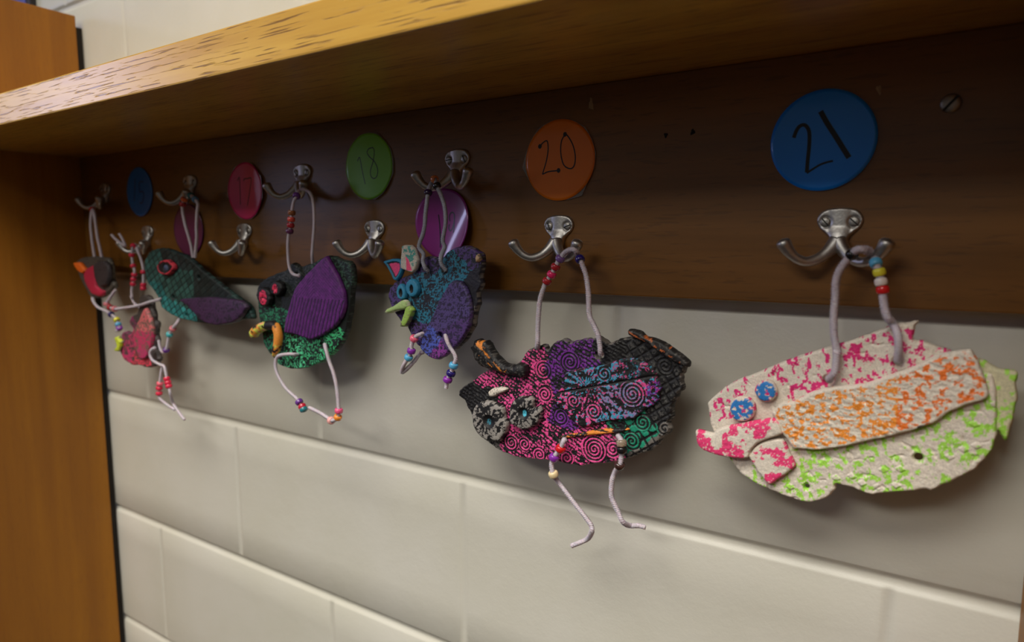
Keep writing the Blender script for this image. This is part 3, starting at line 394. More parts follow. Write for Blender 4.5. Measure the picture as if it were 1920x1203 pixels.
def wood(name, axis, c_lo, c_hi, c_pore, rough=0.3, coat=0.4, scale=1.0, pores=0.5, seed=0.0, pa=46, pc=420, p0=0.60, bump=0.5):
    """Varnished oak with the grain running along the given axis."""
    m, nt, b = mat_new(name); L = nt.links; N = nt.nodes.new
    t = N('ShaderNodeTexCoord')
    def mapped(sc, off):
        mp = N('ShaderNodeMapping'); s = [sc[1]]*3; s[axis] = sc[0]
        mp.inputs['Scale'].default_value = s; mp.inputs['Location'].default_value = (off+seed, off*2, off*3+seed); L.new(t.outputs['Object'], mp.inputs['Vector']); return mp
    n1 = N('ShaderNodeTexNoise'); n1.inputs['Detail'].default_value = 6; n1.inputs['Roughness'].default_value = 0.6; n1.inputs['Scale'].default_value = 1
    L.new(mapped((1.5*scale, 38*scale), 1).outputs[0], n1.inputs['Vector'])
    n2 = N('ShaderNodeTexNoise'); n2.inputs['Detail'].default_value = 3; n2.inputs['Scale'].default_value = 1
    L.new(mapped((2.0, 7.0), 4).outputs[0], n2.inputs['Vector'])
    n3 = N('ShaderNodeTexNoise'); n3.inputs['Detail'].default_value = 2; n3.inputs['Scale'].default_value = 1; n3.inputs['Distortion'].default_value = 0.3
    L.new(mapped((pa, pc), 9).outputs[0], n3.inputs['Vector'])
    r1 = N('ShaderNodeValToRGB'); r1.color_ramp.elements[0].color = (*c_lo, 1); r1.color_ramp.elements[1].color = (*c_hi, 1)
    r1.color_ramp.elements[0].position = 0.33; r1.color_ramp.elements[1].position = 0.66
    ad = N('ShaderNodeMath'); ad.operation = 'MULTIPLY_ADD'; ad.inputs[1].default_value = 0.55
    m2 = N('ShaderNodeMath'); m2.operation = 'MULTIPLY'; m2.inputs[1].default_value = 0.45
    L.new(n2.outputs['Fac'], m2.inputs[0]); L.new(n1.outputs['Fac'], ad.inputs[0]); L.new(m2.outputs[0], ad.inputs[2]); L.new(ad.outputs[0], r1.inputs[0])
    pr = N('ShaderNodeMapRange'); pr.inputs['From Min'].default_value = p0; pr.inputs['From Max'].default_value = p0+0.06; pr.inputs['To Max'].default_value = pores
    L.new(n3.outputs['Fac'], pr.inputs['Value'])
    mx = N('ShaderNodeMix'); mx.data_type = 'RGBA'; L.new(pr.outputs[0], mx.inputs['Factor']); L.new(r1.outputs[0], mx.inputs['A']); mx.inputs['B'].default_value = (*c_pore, 1)
    L.new(mx.outputs['Result'], b.inputs['Base Color'])
    bm = N('ShaderNodeBump'); bm.invert = True; bm.inputs['Strength'].default_value = bump; bm.inputs['Distance'].default_value = 0.0006
    L.new(pr.outputs[0], bm.inputs['Height']); L.new(bm.outputs[0], b.inputs['Normal'])
    nr = N('ShaderNodeMapRange'); nr.inputs['To Min'].default_value = rough*0.8; nr.inputs['To Max'].default_value = rough*1.3
    L.new(n1.outputs['Fac'], nr.inputs['Value']); L.new(nr.outputs[0], b.inputs['Roughness'])
    b.inputs['Coat Weight'].default_value = coat; b.inputs['Coat Roughness'].default_value = 0.22
    L.new(bm.outputs[0], b.inputs['Coat Normal'])
    return m

def wall_mat():
    m, nt, b = mat_new('painted_block'); L = nt.links; N = nt.nodes.new
    t = N('ShaderNodeTexCoord')
    def noise(s, d=4, r=0.5):
        n = N('ShaderNodeTexNoise'); n.inputs['Scale'].default_value = s; n.inputs['Detail'].default_value = d; n.inputs['Roughness'].default_value = r; L.new(t.outputs['Object'], n.inputs['Vector']); return n
    n0 = noise(6); n1 = noise(70, 5, 0.55); n2 = noise(420, 3)
    rp = N('ShaderNodeValToRGB'); rp.color_ramp.elements[0].position = 0.35; rp.color_ramp.elements[1].position = 0.65
    rp.color_ramp.elements[0].color = (*lin(206, 202, 188), 1); rp.color_ramp.elements[1].color = (*lin(212, 208, 197), 1)
    L.new(n0.outputs['Fac'], rp.inputs[0])
    v = N('ShaderNodeTexVoronoi'); v.inputs['Scale'].default_value = 26; v.inputs['Randomness'].default_value = 1; L.new(t.outputs['Object'], v.inputs['Vector'])
    # pinholes: only a few cells open, small radius
    sep = N('ShaderNodeSeparateColor'); L.new(v.outputs['Color'], sep.inputs[0])
    rad = N('ShaderNodeMapRange'); rad.inputs['From Min'].default_value = 0.86; rad.inputs['From Max'].default_value = 1.0; rad.inputs['To Min'].default_value = 0.0; rad.inputs['To Max'].default_value = 0.05
    L.new(sep.outputs[0], rad.inputs['Value'])
    cmp_ = N('ShaderNodeMath'); cmp_.operation = 'LESS_THAN'; L.new(v.outputs['Distance'], cmp_.inputs[0]); L.new(rad.outputs[0], cmp_.inputs[1])
    a = N('ShaderNodeMath'); a.operation = 'MULTIPLY_ADD'; a.inputs[1].default_value = -1.5; L.new(cmp_.outputs[0], a.inputs[0]); L.new(n1.outputs['Fac'], a.inputs[2])
    a2 = N('ShaderNodeMath'); a2.operation = 'MULTIPLY_ADD'; a2.inputs[1].default_value = 0.16; L.new(n2.outputs['Fac'], a2.inputs[0]); L.new(a.outputs[0], a2.inputs[2])
    bm = N('ShaderNodeBump'); bm.inputs['Strength'].default_value = 0.35; bm.inputs['Distance'].default_value = 0.0012
    L.new(a2.outputs[0], bm.inputs['Height']); L.new(bm.outputs[0], b.inputs['Normal'])
    L.new(rp.outputs[0], b.inputs['Base Color']); b.inputs['Roughness'].default_value = 0.42
    return m

M_clay = clay_mat()
M_wall = wall_mat()
M_board = wood('varnished_board', 0, lin(94, 60, 18), lin(136, 88, 29), lin(52, 32, 11), rough=0.34, coat=0.30, pores=0.25, seed=3, bump=0.08)
M_shelf = wood('varnished_oak', 0, lin(172, 122, 38), lin(222, 180, 80), lin(96, 56, 16), rough=0.34, coat=0.45, pores=0.75, pa=24, pc=800, p0=0.585)
M_side = wood('varnished_panel', 2, lin(132, 78, 6), lin(168, 108, 16), lin(112, 66, 10), rough=0.5, coat=0.0, pores=0.2, seed=8, bump=0.1)
M_gap = plain('dark_filler', lin(34, 28, 22), 0.8, noise=0.3)
M_metal = plain('satin_nickel', (0.62, 0.60, 0.58), 0.44, 1.0, noise=0.25, nscale=500)
M_screw = plain('steel_screw', (0.46, 0.44, 0.41), 0.42, 1.0, noise=0.4, nscale=900)
M_slot = plain('screw_slot', (0.01, 0.01, 0.01), 0.7)
M_ink = plain('marker_ink', lin(16, 14, 26), 0.35)
M_ink2 = plain('faded_marker_ink', lin(18, 60, 118), 0.35)
M_lam = plain('clear_laminate', lin(200, 195, 190), 0.12, coat=0.6, trans=0.75)
M_chen = plain('white_chenille', lin(226, 212, 222), 0.9, sss=0.15, noise=0.5, nscale=1200)
BC = dict(black=(26, 24, 26), skyblue=(92, 178, 222), yellow=(232, 222, 60), white=(235, 225, 220), red=(214, 30, 34), lilac=(120, 84, 150),
          darkred=(176, 38, 48), hotpink=(228, 44, 106), navy=(40, 30, 110), purple=(142, 52, 172), cream=(238, 214, 168), brown=(66, 42, 38),
          plum=(40, 22, 60), orange2=(220, 130, 78), pink=(246, 110, 140), violet=(104, 52, 140), amber=(150, 90, 50), coral=(232, 84, 70),
          plum2=(104, 48, 92), darkred2=(196, 36, 60), teal=(44, 120, 130), hotpink2=(236, 92, 140), orange=(244, 150, 56), peach=(246, 176, 170),
          orange3=(236, 100, 24), blue2=(90, 140, 180), rose=(226, 130, 138), aqua=(84, 190, 196), crimson=(222, 44, 78), pinkred=(244, 100, 120))
M_bead = {k: plain('bead_'+k, lin(*v), 0.22, coat=0.4, sss=0.1) for k, v in BC.items()}
M_bead['clear'] = plain('bead_clear', lin(225, 205, 180), 0.12, coat=0.4, trans=0.7)
BNAME = dict(skyblue='sky blue', lilac='lilac', darkred='dark red', hotpink='hot pink', orange2='orange', plum='dark purple', amber='amber brown',
             coral='coral red', plum2='dark purple', darkred2='dark red', hotpink2='pink', orange3='orange', blue2='pale blue', pinkred='pink red', clear='clear', peach='pale pink')

# ------------------------------------------------------------------ wall of painted blocks
S = 0.2032
def wall():
    O1 = -0.0236; O2 = -0.0137
    ZJ = [-0.8128, -0.6096, -0.4064, -0.2032, 0.0, 0.2032, 0.4064, 0.636, 0.84, 1.04]
    hw = 0.0050
    offs = [-hw*1.5, -hw*1.15, -hw*0.8, -hw*0.4, 0, hw*0.4, hw*0.8, hw*1.15, hw*1.5]
    def lines(js, lo, hi, step):
        s = set()
        for j in js:
            for o in offs:
                if lo < j+o < hi: s.add(round(j+o, 5))
        x = lo
        while x <= hi+1e-9: s.add(round(x, 5)); x += step
        return np.array(sorted(s))
    JA = [S*2*k for k in range(-6, 8)]; JB = [S*(2*k+1)+O1 for k in range(-6, 8)]; JC = [S*(2*k+1)+O2 for k in range(-6, 8)]
    xs = lines(JA+JB+JC, -1.9, 2.2, 0.1); zs = lines(ZJ, -0.95, 1.1, 0.05)
    X, Z = np.meshgrid(xs, zs, indexing='ij')
    def prof(d): return np.clip(1-(np.abs(d)/(hw*1.3))**2.2, 0, 1)
    dh = np.max([prof(Z-j) for j in ZJ], axis=0)*0.0040
    row = np.searchsorted(ZJ, Z)   # rows alternate
    def vj(js): return np.max([prof((X-j)*1.3) for j in js], axis=0)
    # rows above z=0 use B, below use A, next C
    zero = ZJ.index(0.0)+1
    v = np.where((row-zero) % 2 == 0, vj(JB), np.where(row < zero-1, vj(JC), vj(JA)))
    v = np.where((row-zero) % 2 == 0, np.where(row < zero, vj(JC), vj(JB)), vj(JA))
    depth = np.maximum(dh, v*0.0011)
    depth = depth+(fbm(X*7+50, Z*7+50, 3)-0.5)*0.0012
    V = np.stack([X.ravel(), depth.ravel(), Z.ravel()], 1); nz = len(zs); nx = len(xs)
    i, j = np.meshgrid(np.arange(nx-1), np.arange(nz-1), indexing='ij'); a = (i*nz+j).ravel()
    F = np.stack([a, a+nz, a+nz+1, a+1], 1).tolist()
    # back of the wall so it has thickness
    n = len(V)
    c = [(xs[0], zs[0]), (xs[-1], zs[0]), (xs[-1], zs[-1]), (xs[0], zs[-1])]
    o = new_mesh('wall_back', V, F, M_wall)
    V2 = [(x, y, z) for y in (0.006, 0.19) for x, z in c]
    b = new_mesh('wall_back_core', V2, [[0, 1, 2, 3], [7, 6, 5, 4], [0, 4, 5, 1], [1, 5, 6, 2], [2, 6, 7, 3], [3, 7, 4, 0]], M_wall, o, False)
    o['kind'] = 'structure'
    return o
wall_o = wall()

# ------------------------------------------------------------------ coat rack
def box_bm(bm, x0, x1, y0, y1, z0, z1, bev=0.001, seg=2):
    r = bmesh.ops.create_cube(bm, size=1); vs = r['verts']
    for v in vs:
        v.co = Vector((x0+(v.co.x+0.5)*(x1-x0), y0+(v.co.y+0.5)*(y1-y0), z0+(v.co.z+0.5)*(z1-z0)))
    if bev:
        es = list({e for v in vs for e in v.link_edges}); bmesh.ops.bevel(bm, geom=es, offset=bev, segments=seg, affect='EDGES', profile=0.6)
def bm_obj(name, bm, mat, parent=None, origin=(0, 0, 0), smooth=False):
    me = bpy.data.meshes.new(name); bmesh.ops.translate(bm, verts=bm.verts, vec=-Vector(origin)); bm.to_mesh(me); bm.free(); me.materials.append(mat)
    if smooth: me.polygons.foreach_set('use_smooth', [True]*len(me.polygons))
    o = bpy.data.objects.new(name, me); C.objects.link(o)
    if parent is not None: o.parent = parent
    else: o.location = origin
    return o
XL = -0.352; XR = 0.8915
rack = thing('coat_rack', 'varnished wooden coat rack with shelf, hook board and side panels on the block wall', 'coat rack', (0.27, 0, 0))
RO = (0.27, 0, 0)
bm = bmesh.new(); box_bm(bm, XL, XR, -0.020, -0.0005, 0.2085, 0.3904, 0.0012)
bm_obj('hook_board', bm, M_board, rack, RO)
bm = bmesh.new(); box_bm(bm, XL, XR, -0.2168, -0.0005, 0.3904, 0.4255, 0.0015)
bm_obj('shelf_board', bm, M_shelf, rack, RO)
bm = bmesh.new(); box_bm(bm, XL-0.020, XL, -0.285, -0.011, -0.95, 0.612, 0.0012)
bm_obj('side_panel', bm, M_side, rack, RO)
bm = bmesh.new(); box_bm(bm, XL-0.018, XL-0.005, -0.0112, -0.0006, -0.95, 0.596, 0)
sp = bm_obj('edge_strip', bm, M_gap, rack, RO); sp['label'] = 'dark filler strip between side panel and wall'
bm = bmesh.new(); box_bm(bm, XR, XR+0.020, -0.285, -0.001, -0.95, 0.612, 0.0012)
bm_obj('side_panel', bm, M_side, rack, RO)
def flat_blob(name, cx, cz, w_, h_, y, mat, ang=0, seed=0, n=14):
    V = [(cx, y-0.0003, cz)]
    for k in range(n):
        a = 2*math.pi*k/n; r = 1+0.25*math.sin(3*a+seed)+0.12*math.sin(7*a+seed*2)
        x = w_/2*r*math.cos(a); z = h_/2*r*math.sin(a)
        V.append((cx+x*math.cos(ang)-z*math.sin(ang), y, cz+x*math.sin(ang)+z*math.cos(ang)))
    return V, [[0, 1+(k+1) % n, 1+k] for k in range(n)]
M_hole = plain('screw_hole_dark', (0.008, 0.006, 0.004), 0.9)
M_chip = plain('bare_wood', lin(190, 160, 120), 0.8, noise=0.3)
for nm, x, z, ww, hh, mt, an in (('screw_hole', 0.6345, 0.3415, 0.0032, 0.0040, M_hole, 0), ('screw_hole', 0.6568, 0.3420, 0.0036, 0.0046, M_hole, -0.4),
                                 ('paint_chip', 0.5661, 0.3735, 0.0042, 0.0100, M_chip, 0.1), ('paint_chip', 0.7870, 0.3590, 0.0028, 0.0062, M_chip, 0.25)):
    V, F = flat_blob(nm, x, z, ww, hh, -0.0201, mt, an, seed=x*40)
    o = new_mesh(nm, V, F, mt, rack, False, None, RO)
    o['label'] = 'empty dark screw hole in the board' if nm == 'screw_hole' else 'small pale chip in the dark varnish'

# ------------------------------------------------------------------ slotted screw
def screw_part(name, cx, cz, y, r, ang, parent, origin, thick=0.0016):
    """Domed slotted head facing the room; the slot is cut as a dark groove."""
    V = []; F = []; S_ = 28; rings = [(1.0, 0), (0.98, 0.55), (0.8, 0.85), (0.45, 1.0), (0.02, 1.04)]
    ca, sa = math.cos(ang), math.sin(ang)
    for rr, h in rings:
        for k in range(S_):
            a = 2*math.pi*k/S_; V.append([cx+r*rr*math.cos(a), y-thick*h, cz+r*rr*math.sin(a)])
    for i in range(len(rings)-1):
        for k in range(S_):
            F.append([i*S_+k, i*S_+(k+1) % S_, (i+1)*S_+(k+1) % S_, (i+1)*S_+k][::-1])
    F.append([(len(rings)-1)*S_+k for k in range(S_)][::-1])
    n = len(V); w2 = r*0.13; l2 = r*0.97
    for sx_, sz_ in ((-1, -1), (1, -1), (1, 1), (-1, 1)):
        a, b = sx_*l2, sz_*w2; V.append([cx+a*ca-b*sa, y-thick*1.12, cz+a*sa+b*ca])
    for sx_, sz_ in ((-1, -1), (1, -1), (1, 1), (-1, 1)):
        a, b = sx_*l2, sz_*w2; V.append([cx+a*ca-b*sa, y-thick*0.2, cz+a*sa+b*ca])
    G = [[n+3, n+2, n+1, n], [n, n+1, n+5, n+4], [n+1, n+2, n+6, n+5], [n+2, n+3, n+7, n+6], [n+3, n, n+4, n+7]]
    o = new_mesh(name, V, F+G, M_screw, parent, True, None, origin)
    o.data.materials.append(M_slot)
    for p in o.data.polygons[len(F):]: p.material_index = 1; p.use_smooth = False
    return o
bs = screw_part('screw', 0, 0, 0, 0.0062, 0.85, None, (0, 0, 0), 0.0022)
bs.location = (0.8295, -0.0201, 0.3452)
tag(bs, 'large slotted screw head at the upper right of the dark board', 'screw')

# ------------------------------------------------------------------ coat hooks
def hook(hx, hz, label, rot=0.0, angs=(0.9, -0.6)):
    o0 = (hx, -0.020, hz); h = thing('coat_hook', label, 'hook', o0, 'double-prong coat hooks on the board')
    # plate outline, screws at local z = 0
    pts = [(-15.2, 0.5), (-14.6, 4.4), (-12.0, 7.8), (-7.5, 9.7), (0, 10.4), (7.5, 9.7), (12.0, 7.8), (14.6, 4.4), (15.2, 0.5), (13.6, -3.6),
           (10.4, -7.0), (7.4, -10.2), (6.0, -13.5), (5.6, -17.0), (3.5, -20.0), (0, -21.0), (-3.5, -20.0), (-5.6, -17.0), (-6.0, -13.5), (-7.4, -10.2), (-10.4, -7.0), (-13.6, -3.6)]
    pts = [(hx*1000+x, hz*1000+z) for x, z in pts]
    def pn(x, z, d):
        zz = np.clip((hz*1000-3-z)/14, 0, 1); xx = np.abs(x-hx*1000)
        rel = zz*3.2+2.0*np.clip(1-(xx/7.0)**2, 0, 1)*(0.35+0.65*np.clip(zz*2+0.2, 0, 1))
        for s in (-1, 1):
            r = np.hypot(x-(hx*1000+s*9.4), z-hz*1000); rel = rel-0.9*np.clip(1-(r/5.0)**4, 0, 1)
        return rel, np.full((len(x), 3), 0.4)
    slab('plate', pts, -21.4, 2.6, M_metal, h, o0, pn, res=0.8, edge=1.6, rough=0.0)
    for s in (-1, 1):
        P = np.array([(s*0.5, -26.5, -13.5), (s*4.5, -30.0, -20.0), (s*10.5, -34.5, -25.8), (s*17.5, -39.0, -28.2), (s*24.0, -42.5, -26.0), (s*29.0, -44.8, -21.0), (s*32.2, -46.2, -15.8), (s*34.0, -47.0, -12.2)])
        P = P+np.array([hx*1000, 0, hz*1000]); D_ = catmull(P, 0.9); t = np.linspace(0, 1, len(D_))
        R = np.interp(t, [0, 0.12, 0.3, 0.55, 0.72, 0.86, 0.93, 0.97, 0.99, 1.0], [5.6, 5.0, 4.0, 3.4, 3.6, 4.6, 5.3, 4.7, 3.3, 1.0])
        V, F = tube_arrays(D_, R, 16)
        new_mesh('prong', np.array(V)*MM, F, M_metal, h, True, None, o0)
    for s, a in ((-1, angs[0]), (1, angs[1])):
        screw_part('screw', hx+s*0.0094, hz, -0.0218, 0.0036, a, h, o0, 0.0013)
    return h
HX = [0.7673-i*0.1159 for i in range(10)]; ZL = 0.2690; ZU = 0.3363
hook(HX[0], ZL, 'grey metal double coat hook under the blue tag 21, holding the white and orange ornament', angs=(-0.85, -0.75))
hook(HX[2], ZL, 'grey metal double coat hook under the orange tag 20, holding the black and pink ornament', angs=(-1.2, 0.35))
hook(HX[3], ZU, 'grey metal double coat hook above the purple tag 19, holding the blue cat-eared ornament', angs=(0.1, -1.1))
hook(HX[4], ZL, 'empty grey metal double coat hook under the green tag 18', angs=(-1.0, 1.2))
hook(HX[5], ZU, 'grey metal double coat hook between tags 17 and 18, holding the green bird ornament', angs=(-0.9, 1.3))
hook(HX[6], ZL, 'empty grey metal double coat hook under the pink tag 17', angs=(1.5, 1.4))
hook(HX[7], ZU, 'dim metal double coat hook above the dark purple tag, holding the long teal ornament', angs=(0.5, 1.0))
hook(HX[8], ZL, 'dim metal double coat hook under the far blue tag, pipe cleaner twisted on its prong', angs=(0.5, 1.0))
hook(HX[9], ZU, 'dim metal double coat hook nearest the left side panel, holding the small red-breasted ornament', angs=(0.5, 1.0))

# ------------------------------------------------------------------ number tags
def tag_mat(name, col):
    m = plain(name, col, 0.36, coat=0.6, spec=0.3); m.node_tree.nodes['Principled BSDF'].inputs['Coat Roughness'].default_value = 0.10
    return m
def number_tag(num, col, label, curl=0.0, curl_dir=0.0, lam=False, R=0.0355, warp=0):
    cx, cz = TAG[num]; cx *= MM; cz *= MM; y0 = -0.0203; o0 = (cx, y0, cz)
    t = thing('number_tag', label, 'tag', o0, 'round numbered tags on the board')
    mt = tag_mat('tag_'+num, col)
    cd, sd_ = math.cos(curl_dir), math.sin(curl_dir)
    def yy(x, z):
        u = (x*cd+z*sd_)/R
        return -0.0010-curl*(u*u*0.6)*(1.0 if u > 0 else 0.5)-0.0004*math.sin(3*x/R+warp)
    V = []; F = []; S_ = 72; rings = 14
    for i in range(rings+1):
        for k in range(S_):
            a = 2*math.pi*k/S_; r = R*(i+0.001)/(rings+0.001)
            if warp and i == rings: r *= 1-0.012*abs(math.sin(a*4.5+warp))
            x = r*math.cos(a); z = r*math.sin(a)*1.01; V.append([cx+x, y0+yy(x, z), cz+z])
    for i in range(rings):
        for k in range(S_): F.append([i*S_+k, (i+1)*S_+k, (i+1)*S_+(k+1) % S_, i*S_+(k+1) % S_][::-1])
    n = len(V); V += [[v[0], v[1]+0.0005, v[2]] for v in V]; F += [[a+n for a in f[::-1]] for f in F]
    for k in range(S_):
        a = rings*S_+k; b = rings*S_+(k+1) % S_; F.append([a, b, b+n, a+n])
    new_mesh('disc', V, F, mt, t, True, None, o0)
    if lam:
        rr = [1.03, 1.02, 1.05, 1.03, 1.01, 1.03, 1.06, 1.02, 1.03, 1.12, 1.02, 1.0, 1.01, 1.0, 1.03, 1.12, 1.0, 1.02] if num == '20' else [1.035+0.02*math.sin(k*2.3) for k in range(18)]
        P = [(cx+R*r*math.cos(2*math.pi*k/18+0.1), cz+R*r*math.sin(2*math.pi*k/18+0.1)) for k, r in enumerate(rr)]
        V = [[x, y0+yy(x-cx, z-cz)+0.0004, z] for x, z in P]+[[cx+(x-cx)*0.9, y0+yy((x-cx)*.9, (z-cz)*.9)+0.0004, cz+(z-cz)*0.9] for x, z in P]
        F = [[k, (k+1) % 18, 18+(k+1) % 18, 18+k] for k in range(18)]
        o = new_mesh('laminate_rim', V, F, M_lam, t, False, None, o0); o['label'] = 'clear uneven laminate rim around the disc'
    if num in STK:
        V = []; F = []
        wd = dict([('21', 0.0013), ('20', 0.00055), ('18', 0.0005), ('17', 0.0006), ('19', 0.0007), ('15', 0.0010)])[num]
        for si, st in enumerate(STK[num]):
            P = catmull([(a*MM, 0, b*MM) for a, b in st], 0.001) if len(st) > 2 else np.array([(a*MM, 0, b*MM) for a, b in st])
            ww = wd*(1.35 if num == '21' and si > 0 else 1)
            if num == '21' and si == 1: ww = wd*0.55
            T = np.gradient(P, axis=0); T /= np.linalg.norm(T, axis=1)[:, None]+1e-12; base = len(V)
            for p, tt in zip(P, T):
                for s in (-1, 1):
                    x = p[0]+s*ww*tt[2]; z = p[2]-s*ww*tt[0]; V.append([x, y0+yy(x-cx, z-cz)-0.00012-0.00002*si, z])
            for k in range(len(P)-1): F.append([base+2*k, base+2*k+1, base+2*k+3, base+2*k+2])
            dots = []
            if num == '20': dots = [P[0], P[-1]] if si == 0 else ([P[-1]] if si == 1 else [P[0]])
            if num == '20' and si == 0: dots = [P[0]]
            for dp in dots:
                b0 = len(V); V.append([dp[0], y0+yy(dp[0]-cx, dp[2]-cz)-0.0002, dp[2]])
                for k in range(14):
                    a = 2*math.pi*k/14; x = dp[0]+0.0019*math.cos(a); z = dp[2]+0.0021*math.sin(a); V.append([x, y0+yy(x-cx, z-cz)-0.0002, z])
                F += [[b0, b0+1+(k+1) % 14, b0+1+k] for k in range(14)]
        o = new_mesh('handwritten_number', V, F, M_ink2 if num == '15' else M_ink, t, False, None, o0); o['label'] = 'handwritten '+('faint' if num == '15' else 'black')+' number '+num
    return t
number_tag('21', lin(6, 142, 255), 'round blue tag with handwritten number 21')
number_tag('20', lin(255, 134, 12), 'round orange tag with handwritten number 20 and clear cut edge', lam=True)
number_tag('18', lin(128, 210, 52), 'round green tag with handwritten number 18', curl=0.0014, curl_dir=-0.8, lam=True, warp=1)
number_tag('17', lin(236, 36, 122), 'round pink tag with handwritten number 17', curl=0.0034, curl_dir=0.0, lam=True)
number_tag('19', lin(140, 40, 130), 'round purple tag numbered 19, curled, behind two grey pipe cleaners', curl=0.0130, curl_dir=-0.43)
number_tag('16', lin(104, 34, 84), 'round dark purple tag behind the pipe cleaners of the teal ornament', curl=0.0008)
number_tag('15', lin(20, 116, 204), 'round blue tag with faint handwritten number, farthest left')

# ------------------------------------------------------------------ paint functions for the clay
def pick(x, z, seeds, cols, s=0, warp=3.0):
    wx = x+(fbm(x*0.13, z*0.13, s+30)-0.5)*2*warp; wz = z+(fbm(x*0.13+40, z*0.13, s+31)-0.5)*2*warp
    best = np.full(x.shape, 1e9); idx = np.zeros(x.shape, int)
    for i, (a, b) in enumerate(seeds):
        d = np.hypot(wx-a, wz-b); m = d < best; best[m] = d[m]; idx[m] = i
    return np.array([c for c in cols], float)[idx], idx
PINK = lin(246, 84, 158); HOT = lin(238, 50, 130); PUR = lin(128, 44, 160); BLK = lin(22, 20, 22); GRY = lin(120, 114, 108); TEA = lin(30, 150, 118)
BLU = lin(70, 160, 196); ORA = lin(246, 150, 58); CRM = lin(238, 227, 211); LIM = lin(176, 236, 88); GRN = lin(60, 180, 120)

def spirals(x, z, cs, radii, pitch):
    """stamped spirals: returns weight and ridge pattern in 0..1"""
    w_ = np.zeros(x.shape); pat = np.zeros(x.shape)
    for i, ((cx, cz), R) in enumerate(zip(cs, radii)):
        dx = x-cx; dz = z-cz; r = np.hypot(dx, dz); th = np.arctan2(dz, dx)*(1 if i % 2 else -1)
        p = 0.5+0.5*np.cos(2*math.pi*(r/pitch)-th+i); m = (r < R) & (R-r > w_)
        pat = np.where(m, p, pat); w_ = np.where(m, R-r, w_)
    return w_, pat

def paint_A_body(x, z, d):
    cr_ = ridge(x*0.16, z*0.10, 3); fine = fbm(x*0.5, z*0.5, 9)
    col, idx = pick(x, z, PT['A_body_s'], [HOT]*9+[LIM]*11+[CRM, HOT, CRM], 1, 4)
    idx_green = (np.abs(col[:, 0]-LIM[0]) < 1e-6)
    rel = 0.9*cr_+0.8*fine-1.3*np.clip((ridge(x*0.11+0.04*z, z*0.09-x*0.03, 87, 2)-0.86)*9, 0, 1)
    # stamped raised diamonds and a ring in the lower field
    for i, (a, b) in enumerate(PT['A_dia']):
        q = np.abs(x-a)/3.4+np.abs(z-b)/2.7; rel = rel+0.8*np.clip((1-q)*4, 0, 1)-0.35*np.clip(1-np.abs(q-1.15)*6, 0, 1)
    rr = np.hypot(x-(PT['A_dia'][0][0]+15), z-(PT['A_dia'][0][1]+10)); rel -= 0.7*np.clip(1-np.abs(rr-6.5)*1.6, 0, 1)
    blob = fbm(x*0.34+(z*0.06), z*0.24, 21, 4); m = blob > np.where(idx_green, 0.565, 0.580)
    m |= idx_green & (rel > 2.05)
    white = (np.abs(col-np.array(CRM)).sum(1) < 1e-6)
    m &= ~white
    ragged = fbm(x*0.8, z*0.8, 40) > 0.30
    m &= ragged
    base = np.array(CRM)[None, :]*(0.92+0.14*fbm(x*0.06, z*0.06, 50))[:, None]
    cr = np.clip((cr_-0.80)*6, 0, 1)*0.0
    out = np.where(m[:, None], col, base); return rel*0.85, out
def paint_A_wing(x, z, d):
    cr_ = ridge(x*0.22+z*0.1, z*0.22-x*0.05, 13); fine = fbm(x*0.55, z*0.55, 19)
    lines = 0.5+0.5*np.sin((x*0.35+z*1.0)*1.15+6*fbm(x*0.1, z*0.1, 8)); rel = 0.9*cr_+0.5*fine+0.45*lines*(fbm(x*0.08, z*0.08, 4) > 0.42)+0.9*ridge(x*0.30-z*0.1, z*0.42, 17, 2)
    rel = rel-1.2*np.clip((ridge(x*0.13, z*0.10+x*0.05, 97, 2)-0.87)*9, 0, 1)
    blob = fbm(x*0.30, z*0.42, 61, 4)*0.7+0.3*cr_; m = (blob > 0.565) & (fbm(x*0.9, z*0.9, 66) > 0.30)
    edge_ = (d < 2.5); m &= ~edge_ | (blob > 0.72)
    out = np.where(m[:, None], np.array(lin(255, 158, 56))[None, :], np.array(CRM)[None, :]*0.97)
    far = (x > np.percentile(x, 62)) & m; out[far] = lin(250, 128, 46)
    P_ = np.array(OUT['A_wing'][1]); lo = P_.min(0); hi = P_.max(0)
    for u_, v_, r_ in ((0.735, 0.335, 2.6), (0.645, 0.235, 1.6)):
        q = np.hypot(x-lo[0]-u_*(hi[0]-lo[0]), (z-lo[1]-v_*(hi[1]-lo[1]))*1.1)+2*(fbm(x*0.5, z*0.5, 9)-0.5); k = q < r_; out[k] = lin(96, 88, 80)
    return rel*0.8, out
def paint_A_tail(x, z, d):
    cr_ = ridge(x*0.15, z*0.2, 23); m = (fbm(x*0.3, z*0.3, 33) > 0.56)
    return cr_*0.8, np.where(m[:, None], np.array(LIM)[None, :], np.array(lin(222, 216, 180))[None, :])
def paint_simple(c1, c0, thr=0.5, f=0.3, s=0, relief=0.5, f2=0.9):
    def fn(x, z, d):
        n = fbm(x*f, z*f, s); m = (n > thr) & (fbm(x*f2, z*f2, s+5) > 0.32)
        return relief*(ridge(x*0.25, z*0.25, s+2)*0.8+fbm(x*0.6, z*0.6, s+3)), np.where(m[:, None], np.array(c1)[None, :], np.array(c0)[None, :])
    return fn
def paint_eyeA(x, z, d):
    m = (fbm(x*0.35, z*0.35, 71) > 0.43) & (d > 0.9); c = np.where(m[:, None], np.array(lin(44, 130, 206))[None, :], np.array(CRM)[None, :])
    k = (~m) & (fbm(x*0.6, z*0.6, 75) > 0.60); c[k] = HOT
    return 0.35*fbm(x*0.6, z*0.6, 72)+0.3*(d > 1.2), c

